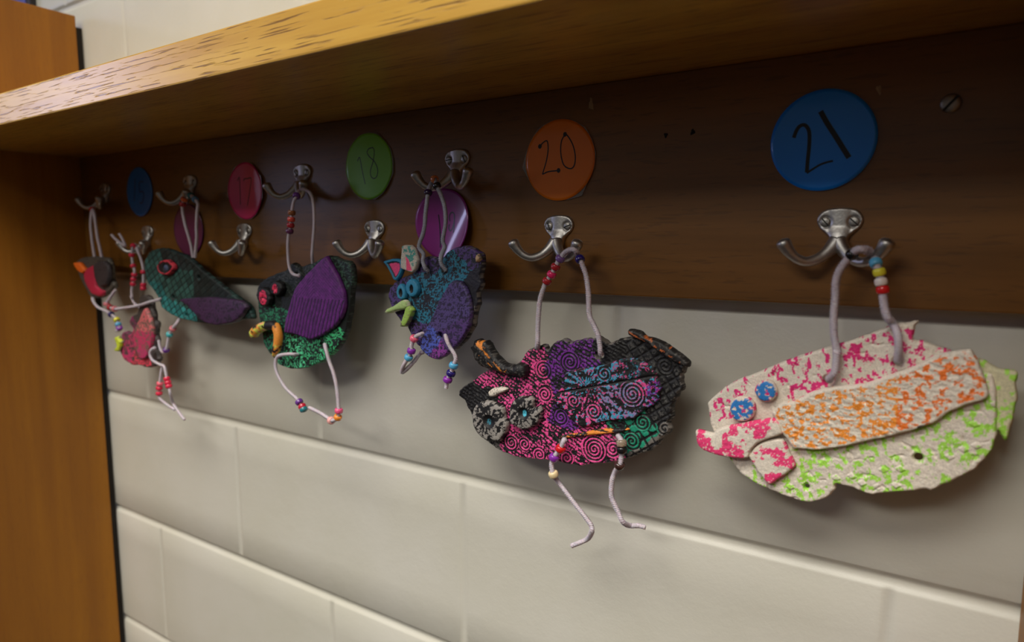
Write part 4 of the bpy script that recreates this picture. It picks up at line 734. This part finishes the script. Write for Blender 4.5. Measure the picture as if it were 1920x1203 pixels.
def worn(rel, thr, colp, base, edge, d, s, x, z, ew=1.2):
    """paint stays on the raised parts, black glaze in the grooves, bare clay on worn edges"""
    m = rel > thr; out = np.where(m[:, None], colp, np.array(base)[None, :])
    e = (d < ew) & (fbm(x*0.5, z*0.5, s) > 0.52); out[e] = edge
    return out
def paint_B_body(x, z, d):
    bc = [PINK]*11+[PUR]*5+[TEA]*3+[BLK]*4+[GRY]*2+[BLK]*2+[PINK]+[GRY]+[PUR]+[GRY]+[BLK]*3+[PINK]
    col, _ = pick(x, z, PT['B_body_s'], bc, 2, 3)
    rad = [9.5, 10.5, 8.5, 8, 13, 8, 8, 8.5, 7, 8, 8, 8, 8, 7]
    w_, sp_ = spirals(x, z, PT['B_sp'], rad, 3.1)
    wx = x+2.5*fbm(x*0.2, z*0.2, 70); wz = z+2.5*fbm(x*0.2, z*0.2, 71)
    d1, d2 = worley(wx*0.27, wz*0.27, 3); crack = np.clip((d2-d1)*2.4, 0, 1)
    ln = 0.5+0.5*np.sin(x*0.9+z*1.7+7*fbm(x*0.07, z*0.07, 5))
    # lattice on the tail end
    xm = np.percentile(x, 80); lat = np.minimum(np.abs(((x+z*0.7)*0.11) % 1-0.5), np.abs(((x*0.7-z)*0.11) % 1-0.5))*2
    lat = np.clip(lat*2.4, 0, 1)
    bgp = np.where(x > xm, lat, 0.55*crack+0.45*ln)
    pat = np.where(w_ > 0, sp_, bgp)*0.70+0.42*fbm(x*0.8, z*0.8, 12)
    soft = fbm(x*0.5, z*0.5, 15)
    thr = 0.66+0.75*(fbm(x*0.16, z*0.16, 16)-0.5)+0.35*(soft-0.5)
    col = col*(0.75+0.5*fbm(x*0.4, z*0.4, 19))[:, None]
    black_seed = col.max(1) < 0.03
    out = worn(pat, thr, col, BLK, GRY, d, 90, x, z, 1.6); out[black_seed & (pat > 0.85) & (soft > 0.5)] = lin(80, 78, 76)
    return 1.5*np.clip(pat, 0, 1)*0.75+0.8*fbm(x*0.1, z*0.1, 44), out
def paint_B_wing(x, z, d):
    LAV = lin(150, 130, 180)
    col, _ = pick(x, z, PT['B_wing_s'], [PINK, BLU, BLU, lin(40, 70, 80), BLK, PINK, LAV, PINK, PINK, BLK, LAV, PUR, BLU, BLU], 4, 5)
    w_, sp_ = spirals(x, z, PT['B_wsp'], [12, 7, 7, 8], 3.2)
    fan = 0.5+0.5*np.sin(np.arctan2(z-PT['B_wing_s'][9][1], x-PT['B_wing_s'][9][0])*22+9*fbm(x*0.25, z*0.25, 2)); fan = 0.5*fan+0.5*ridge(x*0.35, z*0.35, 28)
    pat = np.where(w_ > 0, sp_, fan)*0.6+0.5*fbm(x*0.7, z*0.7, 31)
    mix = fbm(x*0.7, z*0.7, 77) > 0.58; col[mix] = np.array(PINK)*0.7; mix = fbm(x*0.7, z*0.7, 79) > 0.62; col[mix] = BLU
    out = worn(pat, 0.60+0.6*(fbm(x*0.2, z*0.2, 6)-0.45), col, BLK, lin(70, 66, 70), d, 91, x, z, 0.8)
    g = np.abs((z-PT['B_wing_s'][9][1])-0.28*(x-PT['B_wing_s'][9][0])); out[g < 1.0] = BLK
    return 1.1*np.clip(pat, 0, 1)-1.2*np.clip(1-g/1.6, 0, 1), out
def radial_eye(cx, cz, R, centre, base=BLK, hi=lin(160, 154, 148), rc=2.2, off=(0, 0)):
    def fn(x, z, d):
        r = np.hypot(x-cx, z-cz); th = np.arctan2(z-cz, x-cx)
        rid = fbm(th*5+9, r*0.3, 7)*0.75+0.25*fbm(x*0.9, z*0.9, 17)+0.0*th
        out = np.where(((rid > 0.50) & (r > R*0.46))[:, None], np.array(hi)[None, :]*(0.55+0.45*np.clip(r/R, 0, 1))[:, None], np.array(base)[None, :])
        rc_ = np.hypot((x-cx-off[0])*1.5, z-cz-off[1]); m = (rc_ < rc) & (fbm(x*0.9, z*0.9, 8) > 0.40); out[m] = centre
        return rid*0.9*np.clip(r/R, 0, 1)-2.6*np.clip(1-(r/(R*0.45))**2, 0, 1), out
    return fn
def streak(c1, base, thr=0.62, ang=0.6, s=0, f=0.5):
    def fn(x, z, d):
        u = x*math.cos(ang)+z*math.sin(ang); v = -x*math.sin(ang)+z*math.cos(ang)
        vm = np.median(v); n = fbm(u*0.12, v*f, s)+0.10*np.clip(1-np.abs(v-vm)/3.0, -1, 1); m = n > thr
        out = np.where(m[:, None], np.array(c1)[None, :], np.array(base)[None, :]); w2 = (fbm(u*0.5, v*0.7, s+9) > 0.62) & ~m; out[w2] = lin(88, 84, 80)
        return ridge(u*0.12, v*0.3, s+1)*1.3, out
    return fn
def textured(c_hi, c_lo, s=0, f=0.55, thr=0.5, edge=GRY, patch=None, amp=0.9, ew=0.8, squares=False):
    """stamped all-over texture, pigment on the ridges; patch = [(x, z, colour)] seeds change the pigment"""
    def fn(x, z, d):
        if squares:
            a = 0.5; u = x*math.cos(a)+z*math.sin(a); v = -x*math.sin(a)+z*math.cos(a)
            su = np.abs((u/11.0) % 1-0.5)*2; sv = np.abs((v/8.0) % 1-0.5)*2; pat = np.clip((1-np.maximum(su, sv))*5, 0, 1)*(0.45+0.4*fbm(x*0.3, z*0.3, s+1))+0.25*_h(np.floor(u/11.0).astype(np.int64), np.floor(v/8.0).astype(np.int64), s)
        else:
            pat = ridge(x*f, z*f, s)*0.6+0.4*ridge(z*f*1.7, x*f*1.7, s+3)
        if patch:
            col, _ = pick(x, z, [(p[0], p[1]) for p in patch], [p[2] for p in patch], s, 4)
        else: col = np.broadcast_to(np.array(c_hi), (len(x), 3)).copy()
        m = pat > thr+0.22*(fbm(x*0.12, z*0.12, s+6)-0.5)
        if squares: col = col*(0.5+0.9*_h(np.floor(u/11.0).astype(np.int64), np.floor(v/8.0).astype(np.int64), s+2))[:, None]; m = np.maximum(su, sv) < 0.80+0.1*fbm(x*0.4, z*0.4, s)
        out = np.where(m[:, None], col, np.array(c_lo)[None, :]); e = (d < ew) & (fbm(x*0.4, z*0.4, s+8) > 0.55); out[e] = edge
        return amp*pat, out
    return fn
def centroid(k):
    P = np.array(OUT[k][1]); return P.mean(0)
def rel_pt(k, u, v):              # point at fractions of the outline's box
    P = np.array(OUT[k][1]); lo = P.min(0); hi = P.max(0); return (lo[0]+u*(hi[0]-lo[0]), lo[1]+v*(hi[1]-lo[1]))

GROUP = 'painted clay ornaments hanging from the hooks'
def ornament(key, label):
    c = centroid(key+'_body'); y = OUT[key+'_body'][0]
    return thing('clay_ornament', label, 'ornament', (c[0]*MM, y*MM, c[1]*MM), GROUP)
def part(root, name, key, thick, paint, label=None, **kw):
    y, P = OUT[key]; o = slab(name, P, y, thick, M_clay, root, root.location[:], paint, **kw)
    if label: o['label'] = label
    return o
def holes(key, radii): return [(a, b, r) for (a, b), r in zip(PT[key], radii)]
def string(root, name, key, r=2.2, density=22, beadR=4.2, beadH=5.6, seed=1, mat=None):
    o, P = chenille(name, ST[key], mat or M_chen, root, root.location[:], r, density, seed)
    T = np.gradient(P, axis=0)
    for b in BE.get(key, []):
        i = int(np.linalg.norm(P-np.array(b[1:]), axis=1).argmin())
        bo = bead(P[i], T[i], M_bead[b[0]], o, root.location[:], beadR, beadH)
        bo['label'] = BNAME.get(b[0], b[0])+' plastic bead'
    return o

# ---- white and orange ornament on the nearest hook
A = ornament('A', 'large white clay fish-shaped ornament with orange wing, pink beak and green belly, nearest the camera')
part(A, 'body', 'A_body', 5.5, paint_A_body, res=0.55, holes=holes('A_holes', [3.2, 3.0, 2.6, 1.6]), edge=2.2, rough=0.7)
part(A, 'tail', 'A_tail', 5.0, paint_A_tail, res=0.8, rough=0.6)
part(A, 'wing', 'A_wing', 4.2, paint_A_wing, 'orange dabbed wing', res=0.55, edge=2.5, rough=0.5)
pb = paint_simple(lin(250, 70, 130), CRM, 0.47, 0.16, 81)
part(A, 'beak', 'A_beak1', 5.0, pb, 'pink upper beak', res=0.6, dome=1.2)
part(A, 'beak', 'A_beak2', 4.0, paint_simple(lin(250, 70, 130), CRM, 0.49, 0.16, 85), 'pink lower beak', res=0.6, dome=0.6)
part(A, 'eye', 'A_eye1', 4.0, paint_eyeA, 'blue painted eye', res=0.5, dome=0.8)
part(A, 'eye', 'A_eye2', 4.0, paint_eyeA, 'blue painted eye', res=0.5, dome=0.8)
string(A, 'hanger', 'A_h', 2.9, 60, 4.1, 5.4, 3)

# ---- black and pink ornament
B = ornament('B', 'black clay ornament stamped with pink, purple and teal spirals, hanging below the orange tag 20')
part(B, 'body', 'B_body', 6.0, paint_B_body, res=0.6, holes=holes('B_holes', [3.0, 2.0, 2.6]), edge=2.4, rough=0.9)
part(B, 'ear', 'B_horn', 6.0, streak(ORA, BLK, 0.66, -0.75, 5), 'black curled ear with orange streak', res=0.7, dome=3.5, rough=0.9, edge=3)
part(B, 'tail', 'B_tail', 5.0, streak(lin(210, 110, 50), lin(30, 28, 28), 0.70, -0.5, 8), 'dark folded tail flap', res=0.7, dome=1.5, rough=0.6)
part(B, 'wing', 'B_wing', 4.0, paint_B_wing, 'blue and purple stamped wing', res=0.55, rough=0.6, edge=2)
for k, R_, cc, of in (('B_eye1', 15, lin(50, 120, 140), (-1, -1)), ('B_eye2', 13, lin(84, 196, 222), (0, 0))):
    c = centroid(k); part(B, 'eye', k, 5.0, radial_eye(c[0], c[1], R_, cc, rc=3.2, off=of), 'hollow round eye', res=0.55, dome=2.0, rough=1.0, edge=2.4)
part(B, 'mouth_ridge', 'B_ridge', 3.0, streak(ORA, BLK, 0.50, 0.1, 12), 'orange streaked ridge', res=0.6, dome=0.8)
part(B, 'knob', 'B_knob', 4.0, textured(CRM, GRY, 4), 'pale clay knob', res=0.6, dome=1.5)
string(B, 'hanger', 'B_h', 2.5, 34, 4.2, 5.4, 5)
string(B, 'leg', 'B_l1', 2.5, 34, 4.6, 5.8, 6)
string(B, 'leg', 'B_l2', 2.5, 34, 4.6, 5.8, 7)

# ---- blue cat-eared ornament
Cc_ = ornament('C', 'blue and purple clay ornament with cat ears, hanging in front of the purple tag 19')
CB = lin(48, 128, 158); CP = lin(88, 64, 128); DK = lin(36, 34, 46)
part(Cc_, 'body', 'C_body', 6.0, textured(CB, DK, 11, 0.36, 0.66, GRY, patch=[(*rel_pt('C_body', 0.45, 0.55), CB), (*rel_pt('C_body', 0.3, 0.4), CB), (*rel_pt('C_body', 0.75, 0.85), CB), (*rel_pt('C_body', 0.8, 0.93), CP), (*rel_pt('C_body', 0.45, 0.95), CP), (*rel_pt('C_body', 0.05, 0.6), CP), (*rel_pt('C_body', 0.12, 0.35), CP), (*rel_pt('C_body', 0.97, 0.6), DK), (*rel_pt('C_body', 0.3, 0.12), CP), (*rel_pt('C_body', 0.93, 0.3), GRY)]),
     res=0.75, holes=holes('C_holes', [2.6, 2.6, 2.2])[:3], rough=0.8)
part(Cc_, 'wing', 'C_wing', 4.5, textured(lin(112, 78, 160), lin(44, 34, 66), 14, 0.42, 0.62, lin(90, 80, 110), amp=0.8, patch=[(*rel_pt('C_wing', 0.5, 0.6), lin(86, 70, 128)), (*rel_pt('C_wing', 0.2, 0.15), lin(80, 96, 190)), (*rel_pt('C_wing', 0.7, 0.3), lin(88, 58, 122)), (*rel_pt('C_wing', 0.35, 0.05), lin(140, 60, 150))]),
     'purple glazed wing', res=0.75, holes=[(*PT['C_holes'][3], 2.6)], edge=2.5)
c1 = centroid('C_ear1')
def ear1(x, z, d):
    m = d < 3.0; out = np.where(m[:, None], np.array(lin(40, 128, 168))[None, :], np.array(lin(236, 74, 130))[None, :]); k = (d > 3.0) & (d < 4.3); out[k] = BLK
    return -1.2*(d > 3.0), out
part(Cc_, 'ear', 'C_ear1', 4.5, ear1, 'blue ear with pink inside', res=0.6)
def ear2(x, z, d):
    P = np.array(OUT['C_ear2'][1]); lo = P.min(0); hi = P.max(0); u = (x-lo[0])/(hi[0]-lo[0]); v = (z-lo[1])/(hi[1]-lo[1])
    out = np.broadcast_to(np.array(lin(206, 196, 184)), (len(x), 3)).copy(); k = (np.abs(u-(0.42+0.25*(0.5-v))) < 0.13*np.clip(1.1-v*1.6, 0, 1)+0.03) & (v > 0.08) & (v < 0.62); out[k] = lin(244, 84, 130)
    g = (fbm(x*0.3, z*0.3, 3) > 0.5) & (u+v > 0.95) & (d > 1); out[g] = lin(84, 160, 150); return 0.6*ridge(x*0.3, z*0.3, 5), out
part(Cc_, 'ear', 'C_ear2', 4.5, ear2, 'pale ear with pink and green paint', res=0.6)
for k in ('C_eye1', 'C_eye2'):
    c = centroid(k)
    def eyeC(x, z, d, c=c):
        r = np.hypot((x-c[0])*1.7, (z-c[1]+0.8)); out = np.broadcast_to(np.array(lin(50, 138, 178)), (len(x), 3)).copy(); out[r < 4.2] = lin(10, 12, 18); return -1.8*np.clip(1.3-(r/4.2)**2, 0, 1)+0.3*fbm(x, z, 3), out
    part(Cc_, 'eye', k, 4.5, eyeC, 'blue oval eye', res=0.5, dome=1.2)
pk = textured(lin(176, 204, 130), lin(206, 190, 164), 21, 0.3, 0.45, CRM, amp=0.4)
part(Cc_, 'beak', 'C_beak1', 5.0, pk, 'pale green upper beak', res=0.6, dome=2.0)
part(Cc_, 'beak', 'C_beak2', 4.5, textured(lin(164, 200, 92), lin(130, 110, 100), 23, 0.3, 0.5, GRY, amp=0.4), 'green lower beak', res=0.6, dome=1.5)
part(Cc_, 'button', 'C_button', 4.0, textured(lin(214, 180, 140), lin(190, 160, 120), 25, amp=0.3), 'small beige clay dab', res=0.6, dome=1)
M_chen2 = plain('grey_chenille', lin(176, 176, 190), 0.9, sss=0.1, noise=0.5, nscale=1200)
string(Cc_, 'hanger', 'C_h', 2.4, 26, 4.0, 5.2, 9, M_chen2)
string(Cc_, 'leg', 'C_l1', 2.3, 26, 4.4, 5.4, 10)
string(Cc_, 'leg', 'C_l2', 2.3, 26, 4.6, 5.4, 11)

# ---- green ornament with purple wing
D_ = ornament('D', 'black and green clay bird ornament with a big purple wing and red eyes')
part(D_, 'body', 'D_body', 6.0, textured(GRN, lin(14, 26, 22), 31, 0.36, 0.70, lin(60, 66, 64), patch=[(*rel_pt('D_body', 0.15, 0.45), lin(44, 140, 100)), (*rel_pt('D_body', 0.4, 0.06), lin(96, 220, 160)), (*rel_pt('D_body', 0.8, 0.2), lin(70, 200, 130)), (*rel_pt('D_body', 0.6, 0.12), lin(70, 190, 130)), (*rel_pt('D_body', 0.9, 0.85), lin(64, 96, 80)), (*rel_pt('D_body', 0.3, 0.85), lin(64, 68, 66)), (*rel_pt('D_body', 0.97, 0.6), BLK), (*rel_pt('D_body', 0.2, 0.68), BLK)]),
     res=0.7, holes=holes('D_holes', [2.6, 4.0, 2.2]), rough=0.8)
def wingD(x, z, d):
    cx, cz = rel_pt('D_wing', 0.55, 0.5); th = np.arctan2(z-cz, x-cx); r = np.hypot(x-cx, z-cz)
    ln = 0.5+0.5*np.sin((x*0.8*np.sign(x-cx)+z*0.9)*1.9+5*fbm(x*0.1, z*0.1, 2)); ln = 0.5*ln+0.5*ridge(x*0.3, z*0.3, 8); ln2 = 0.5+0.5*np.sin((x*0.9-z*0.35)*1.3+3*fbm(x*0.1, z*0.1, 12))
    pat = np.where(z > cz, ln, ln2); m = pat > 0.20
    hi = np.clip((fbm(x*0.3, z*0.3, 6)-0.3)*2, 0, 1)[:, None]; col = np.array(lin(84, 30, 102))[None, :]*(1-hi)+np.array(lin(116, 40, 134))[None, :]*hi
    return 0.5*pat, np.where(m[:, None], col, np.array(lin(36, 18, 48))[None, :])
part(D_, 'wing', 'D_wing', 4.5, wingD, 'large purple leaf-shaped wing', res=0.65, edge=2.2, rough=0.4, dome=1.5)
for k in ('D_eye1', 'D_eye2'):
    c = centroid(k); rr = 7 if k == 'D_eye1' else 4.5
    def eyeD(x, z, d, c=c, rr=rr):
        r = np.hypot((x-c[0]), (z-c[1])*0.8); n = fbm(x*0.5, z*0.5, 3); out = np.broadcast_to(np.array(BLK), (len(x), 3)).copy(); out[(r < rr) & (n > 0.40)] = lin(232, 50, 92); return 1.0*n-1.6*np.clip(1-(r/3)**2, 0, 1), out
    part(D_, 'eye', k, 5.0, eyeD, 'red and black eye', res=0.55, dome=1.5, rough=0.8)
def clay_tube(root, name, key, R0, R1, cols, label):
    P = catmull(CL[key], 0.6); n = len(P); t = np.linspace(0, 1, n); sides = 18
    R = np.interp(t, [0, 0.06, 0.5, 0.9, 1], [R0*0.5, R0, (R0+R1)/2, R1, R1*0.35])
    ang = np.linspace(0, 2*math.pi, sides, endpoint=False)
    nn = fbm(np.repeat(t[:, None]*14, sides, 1), np.repeat(ang[None, :]*1.2, n, 0), 3); RR = R[:, None]*(0.85+0.3*nn)
    V, F = tube_arrays(P, RR, sides)
    U_ = np.repeat(t[:, None], sides, 1).ravel(); A_ = np.repeat(ang[None, :], n, 0).ravel(); q = fbm(U_*9, A_*0.9, 8); col = np.broadcast_to(np.array(BLK), (len(V), 3)).copy()
    for (a, b, lo, hi, cc) in cols: col[(U_ >= a) & (U_ < b) & (q > lo) & (q < hi)] = cc
    o = new_mesh(name, np.array(V)*MM, F, M_clay, root, True, col, root.location[:]); o['label'] = label; return o
clay_tube(D_, 'beak', 'D_beak', 6.0, 5.0, [(0, 0.30, 0.42, 0.55, lin(246, 160, 60)), (0, 0.7, 0.52, 0.66, lin(222, 232, 96)), (0.1, 0.6, 0.66, 0.9, lin(246, 110, 140)), (0.55, 1.01, 0.40, 0.9, lin(246, 156, 60)), (0.8, 1.01, 0.56, 0.7, lin(230, 214, 96))], 'hooked beak striped orange, yellow and pink')
string(D_, 'hanger', 'D_h', 2.1, 22, 4.3, 5.4, 13)
string(D_, 'leg', 'D_l1', 2.2, 22, 4.6, 5.6, 14)
string(D_, 'leg', 'D_l2', 2.4, 22, 4.6, 5.6, 15)

# ---- long teal ornament
E_ = ornament('E', 'long dark teal clay ornament with a red-ringed eye and a dull purple wing')
TL = lin(50, 92, 86)
part(E_, 'body', 'E_body', 6.5, textured(TL, lin(16, 24, 24), 41, 0.5, 0.42, lin(60, 90, 88), squares=True, patch=[(*rel_pt('E_body', 0.1, 0.3), lin(40, 118, 118)), (*rel_pt('E_body', 0.3, 0.5), TL), (*rel_pt('E_body', 0.3, 0.9), lin(40, 56, 56)), (*rel_pt('E_body', 0.7, 0.5), lin(30, 44, 44)), (*rel_pt('E_body', 0.25, 0.08), lin(50, 140, 140)), (*rel_pt('E_body', 0.95, 0.2), lin(36, 70, 66)), (*rel_pt('E_body', 0.1, 0.75), lin(52, 100, 96))]),
     res=0.9, holes=holes('E_holes', [2.6, 2.6, 2.2]), rough=0.7)
part(E_, 'wing', 'E_wing', 5.0, textured(lin(72, 42, 80), lin(36, 26, 42), 44, 0.25, 0.58, lin(50, 50, 56), amp=1.0), 'dull purple wing', res=0.9, dome=1.5)
c = centroid('E_eye')
def eyeE(x, z, d, c=c):
    r = np.hypot((x-c[0])*0.75, z-c[1]); out = np.broadcast_to(np.array(lin(34, 30, 36)), (len(x), 3)).copy(); out[(d < 3.0) & (fbm(x*0.3, z*0.3, 3) > 0.36)] = lin(232, 66, 86); out[r < 4.0] = lin(86, 98, 130)
    return 1.2*(d < 3)-1.0*(r < 5.5)+1.5*np.clip(1-(r/4.0)**2, 0, 1), out
part(E_, 'eye', 'E_eye', 4.5, eyeE, 'eye with bright red ring', res=0.7, dome=1.0, rough=0.8)
string(E_, 'hanger', 'E_h', 2.5, 14, 4.4, 5.6, 17)
string(E_, 'leg', 'E_l1', 2.4, 14, 4.6, 5.6, 18)
string(E_, 'leg', 'E_l2', 2.4, 14, 4.6, 5.6, 19)

# ---- small pink fish
F_ = ornament('F', 'small rough pink and grey clay ornament with yellow beak, hanging low on red-beaded pipe cleaners')
part(F_, 'body', 'F_body', 6.0, textured(lin(200, 60, 110), lin(74, 66, 64), 51, 0.22, 0.64, lin(110, 100, 96), patch=[(*rel_pt('F_body', 0.3, 0.25), lin(206, 60, 110)), (*rel_pt('F_body', 0.5, 0.1), lin(240, 70, 96)), (*rel_pt('F_body', 0.15, 0.45), lin(150, 50, 100)), (*rel_pt('F_body', 0.8, 0.9), lin(70, 64, 62)), (*rel_pt('F_body', 0.9, 0.4), lin(80, 70, 72))]), res=0.9, rough=1.2)
part(F_, 'wing', 'F_wing', 4.5, textured(lin(216, 110, 120), lin(120, 96, 86), 54, 0.22, 0.60, lin(150, 120, 110), patch=[(*rel_pt('F_wing', 0.5, 0.1), lin(196, 60, 110)), (*rel_pt('F_wing', 0.5, 0.3), lin(206, 56, 104)), (*rel_pt('F_wing', 0.5, 0.8), lin(224, 112, 116))]), 'pink ribbed wing', res=0.9, dome=1.0)
part(F_, 'beak', 'F_beak', 4.5, textured(lin(214, 226, 60), lin(150, 170, 50), 57, amp=0.4), 'yellow green beak', res=0.9, dome=1)
string(F_, 'hanger', 'F_h', 2.3, 12, 4.2, 5.4, 21)
string(F_, 'leg', 'F_l1', 2.3, 12, 4.6, 5.4, 22)
string(F_, 'leg', 'F_l2', 2.3, 12, 4.6, 5.4, 23)
string(F_, 'twisted_end', 'F_t', 2.3, 12, seed=24)

# ---- small red breasted ornament by the side panel
G_ = ornament('G', 'small dark clay ornament with red breast and orange beak, next to the left side panel')
part(G_, 'body', 'G_body', 6.0, textured(lin(84, 78, 72), lin(40, 36, 38), 61, 0.3, 0.5, lin(120, 112, 96), amp=1.0), res=1.0, rough=1.0)
part(G_, 'wing', 'G_wing', 4.5, textured(lin(64, 56, 60), lin(34, 30, 34), 64, 0.3, 0.5, lin(70, 64, 66), amp=1.0), 'dark grey wing', res=1.0, dome=1.5)
part(G_, 'breast', 'G_chest', 4.0, textured(lin(196, 38, 72), lin(150, 34, 60), 66, 0.3, 0.4, lin(196, 38, 72), amp=0.5), 'crimson breast', res=1.0, dome=1)
part(G_, 'beak', 'G_beak', 5.0, textured(lin(246, 112, 22), lin(230, 96, 20), 68, 0.3, 0.4, lin(240, 110, 24), amp=0.4), 'bright orange beak', res=0.8, dome=1.5)
string(G_, 'hanger', 'G_h', 2.6, 12, 4.2, 5.4, 25)
string(G_, 'leg', 'G_l1', 2.4, 12, 4.6, 5.4, 26)

# ------------------------------------------------------------------ poster beyond the rack, top left
pr_ = thing('poster', 'colourful poster with blue and white patches and a dark border, top left on the wall', 'poster', (-0.95, 0, 0.93))
PO = (-0.95, 0, 0.93)
bm = bmesh.new(); box_bm(bm, -1.30, -0.507, -0.010, -0.0015, 0.56, 1.05, 0.0008)
bm_obj('border', bm, plain('poster_border', lin(40, 34, 36), 0.6), pr_, PO)
m, nt, b = mat_new('poster_print'); t = nt.nodes.new('ShaderNodeTexCoord'); n = nt.nodes.new('ShaderNodeTexVoronoi'); n.inputs['Scale'].default_value = 14
rp = nt.nodes.new('ShaderNodeValToRGB'); rp.color_ramp.interpolation = 'CONSTANT'
for p_, c_ in ((0.25, lin(70, 74, 150)), (0.5, lin(190, 170, 190)), (0.75, lin(200, 130, 160))):
    e = rp.color_ramp.elements.new(p_); e.color = (*c_, 1)
rp.color_ramp.elements[0].color = (*lin(214, 208, 214), 1); rp.color_ramp.elements[-1].color = (*lin(220, 216, 218), 1)
nt.links.new(t.outputs['Object'], n.inputs['Vector']); nt.links.new(n.outputs['Color'], rp.inputs[0]); nt.links.new(rp.outputs[0], b.inputs['Base Color'])
bm = bmesh.new(); box_bm(bm, -1.285, -0.60, -0.0112, -0.0101, 0.575, 1.035, 0)
bm_obj('print', bm, m, pr_, PO)
bm = bmesh.new(); box_bm(bm, -0.599, -0.522, -0.0112, -0.0101, 0.575, 1.035, 0)
o = bm_obj('blue_strip', bm, plain('poster_blue', lin(74, 78, 160), 0.5), pr_, PO); o['label'] = 'blue strip of the poster'
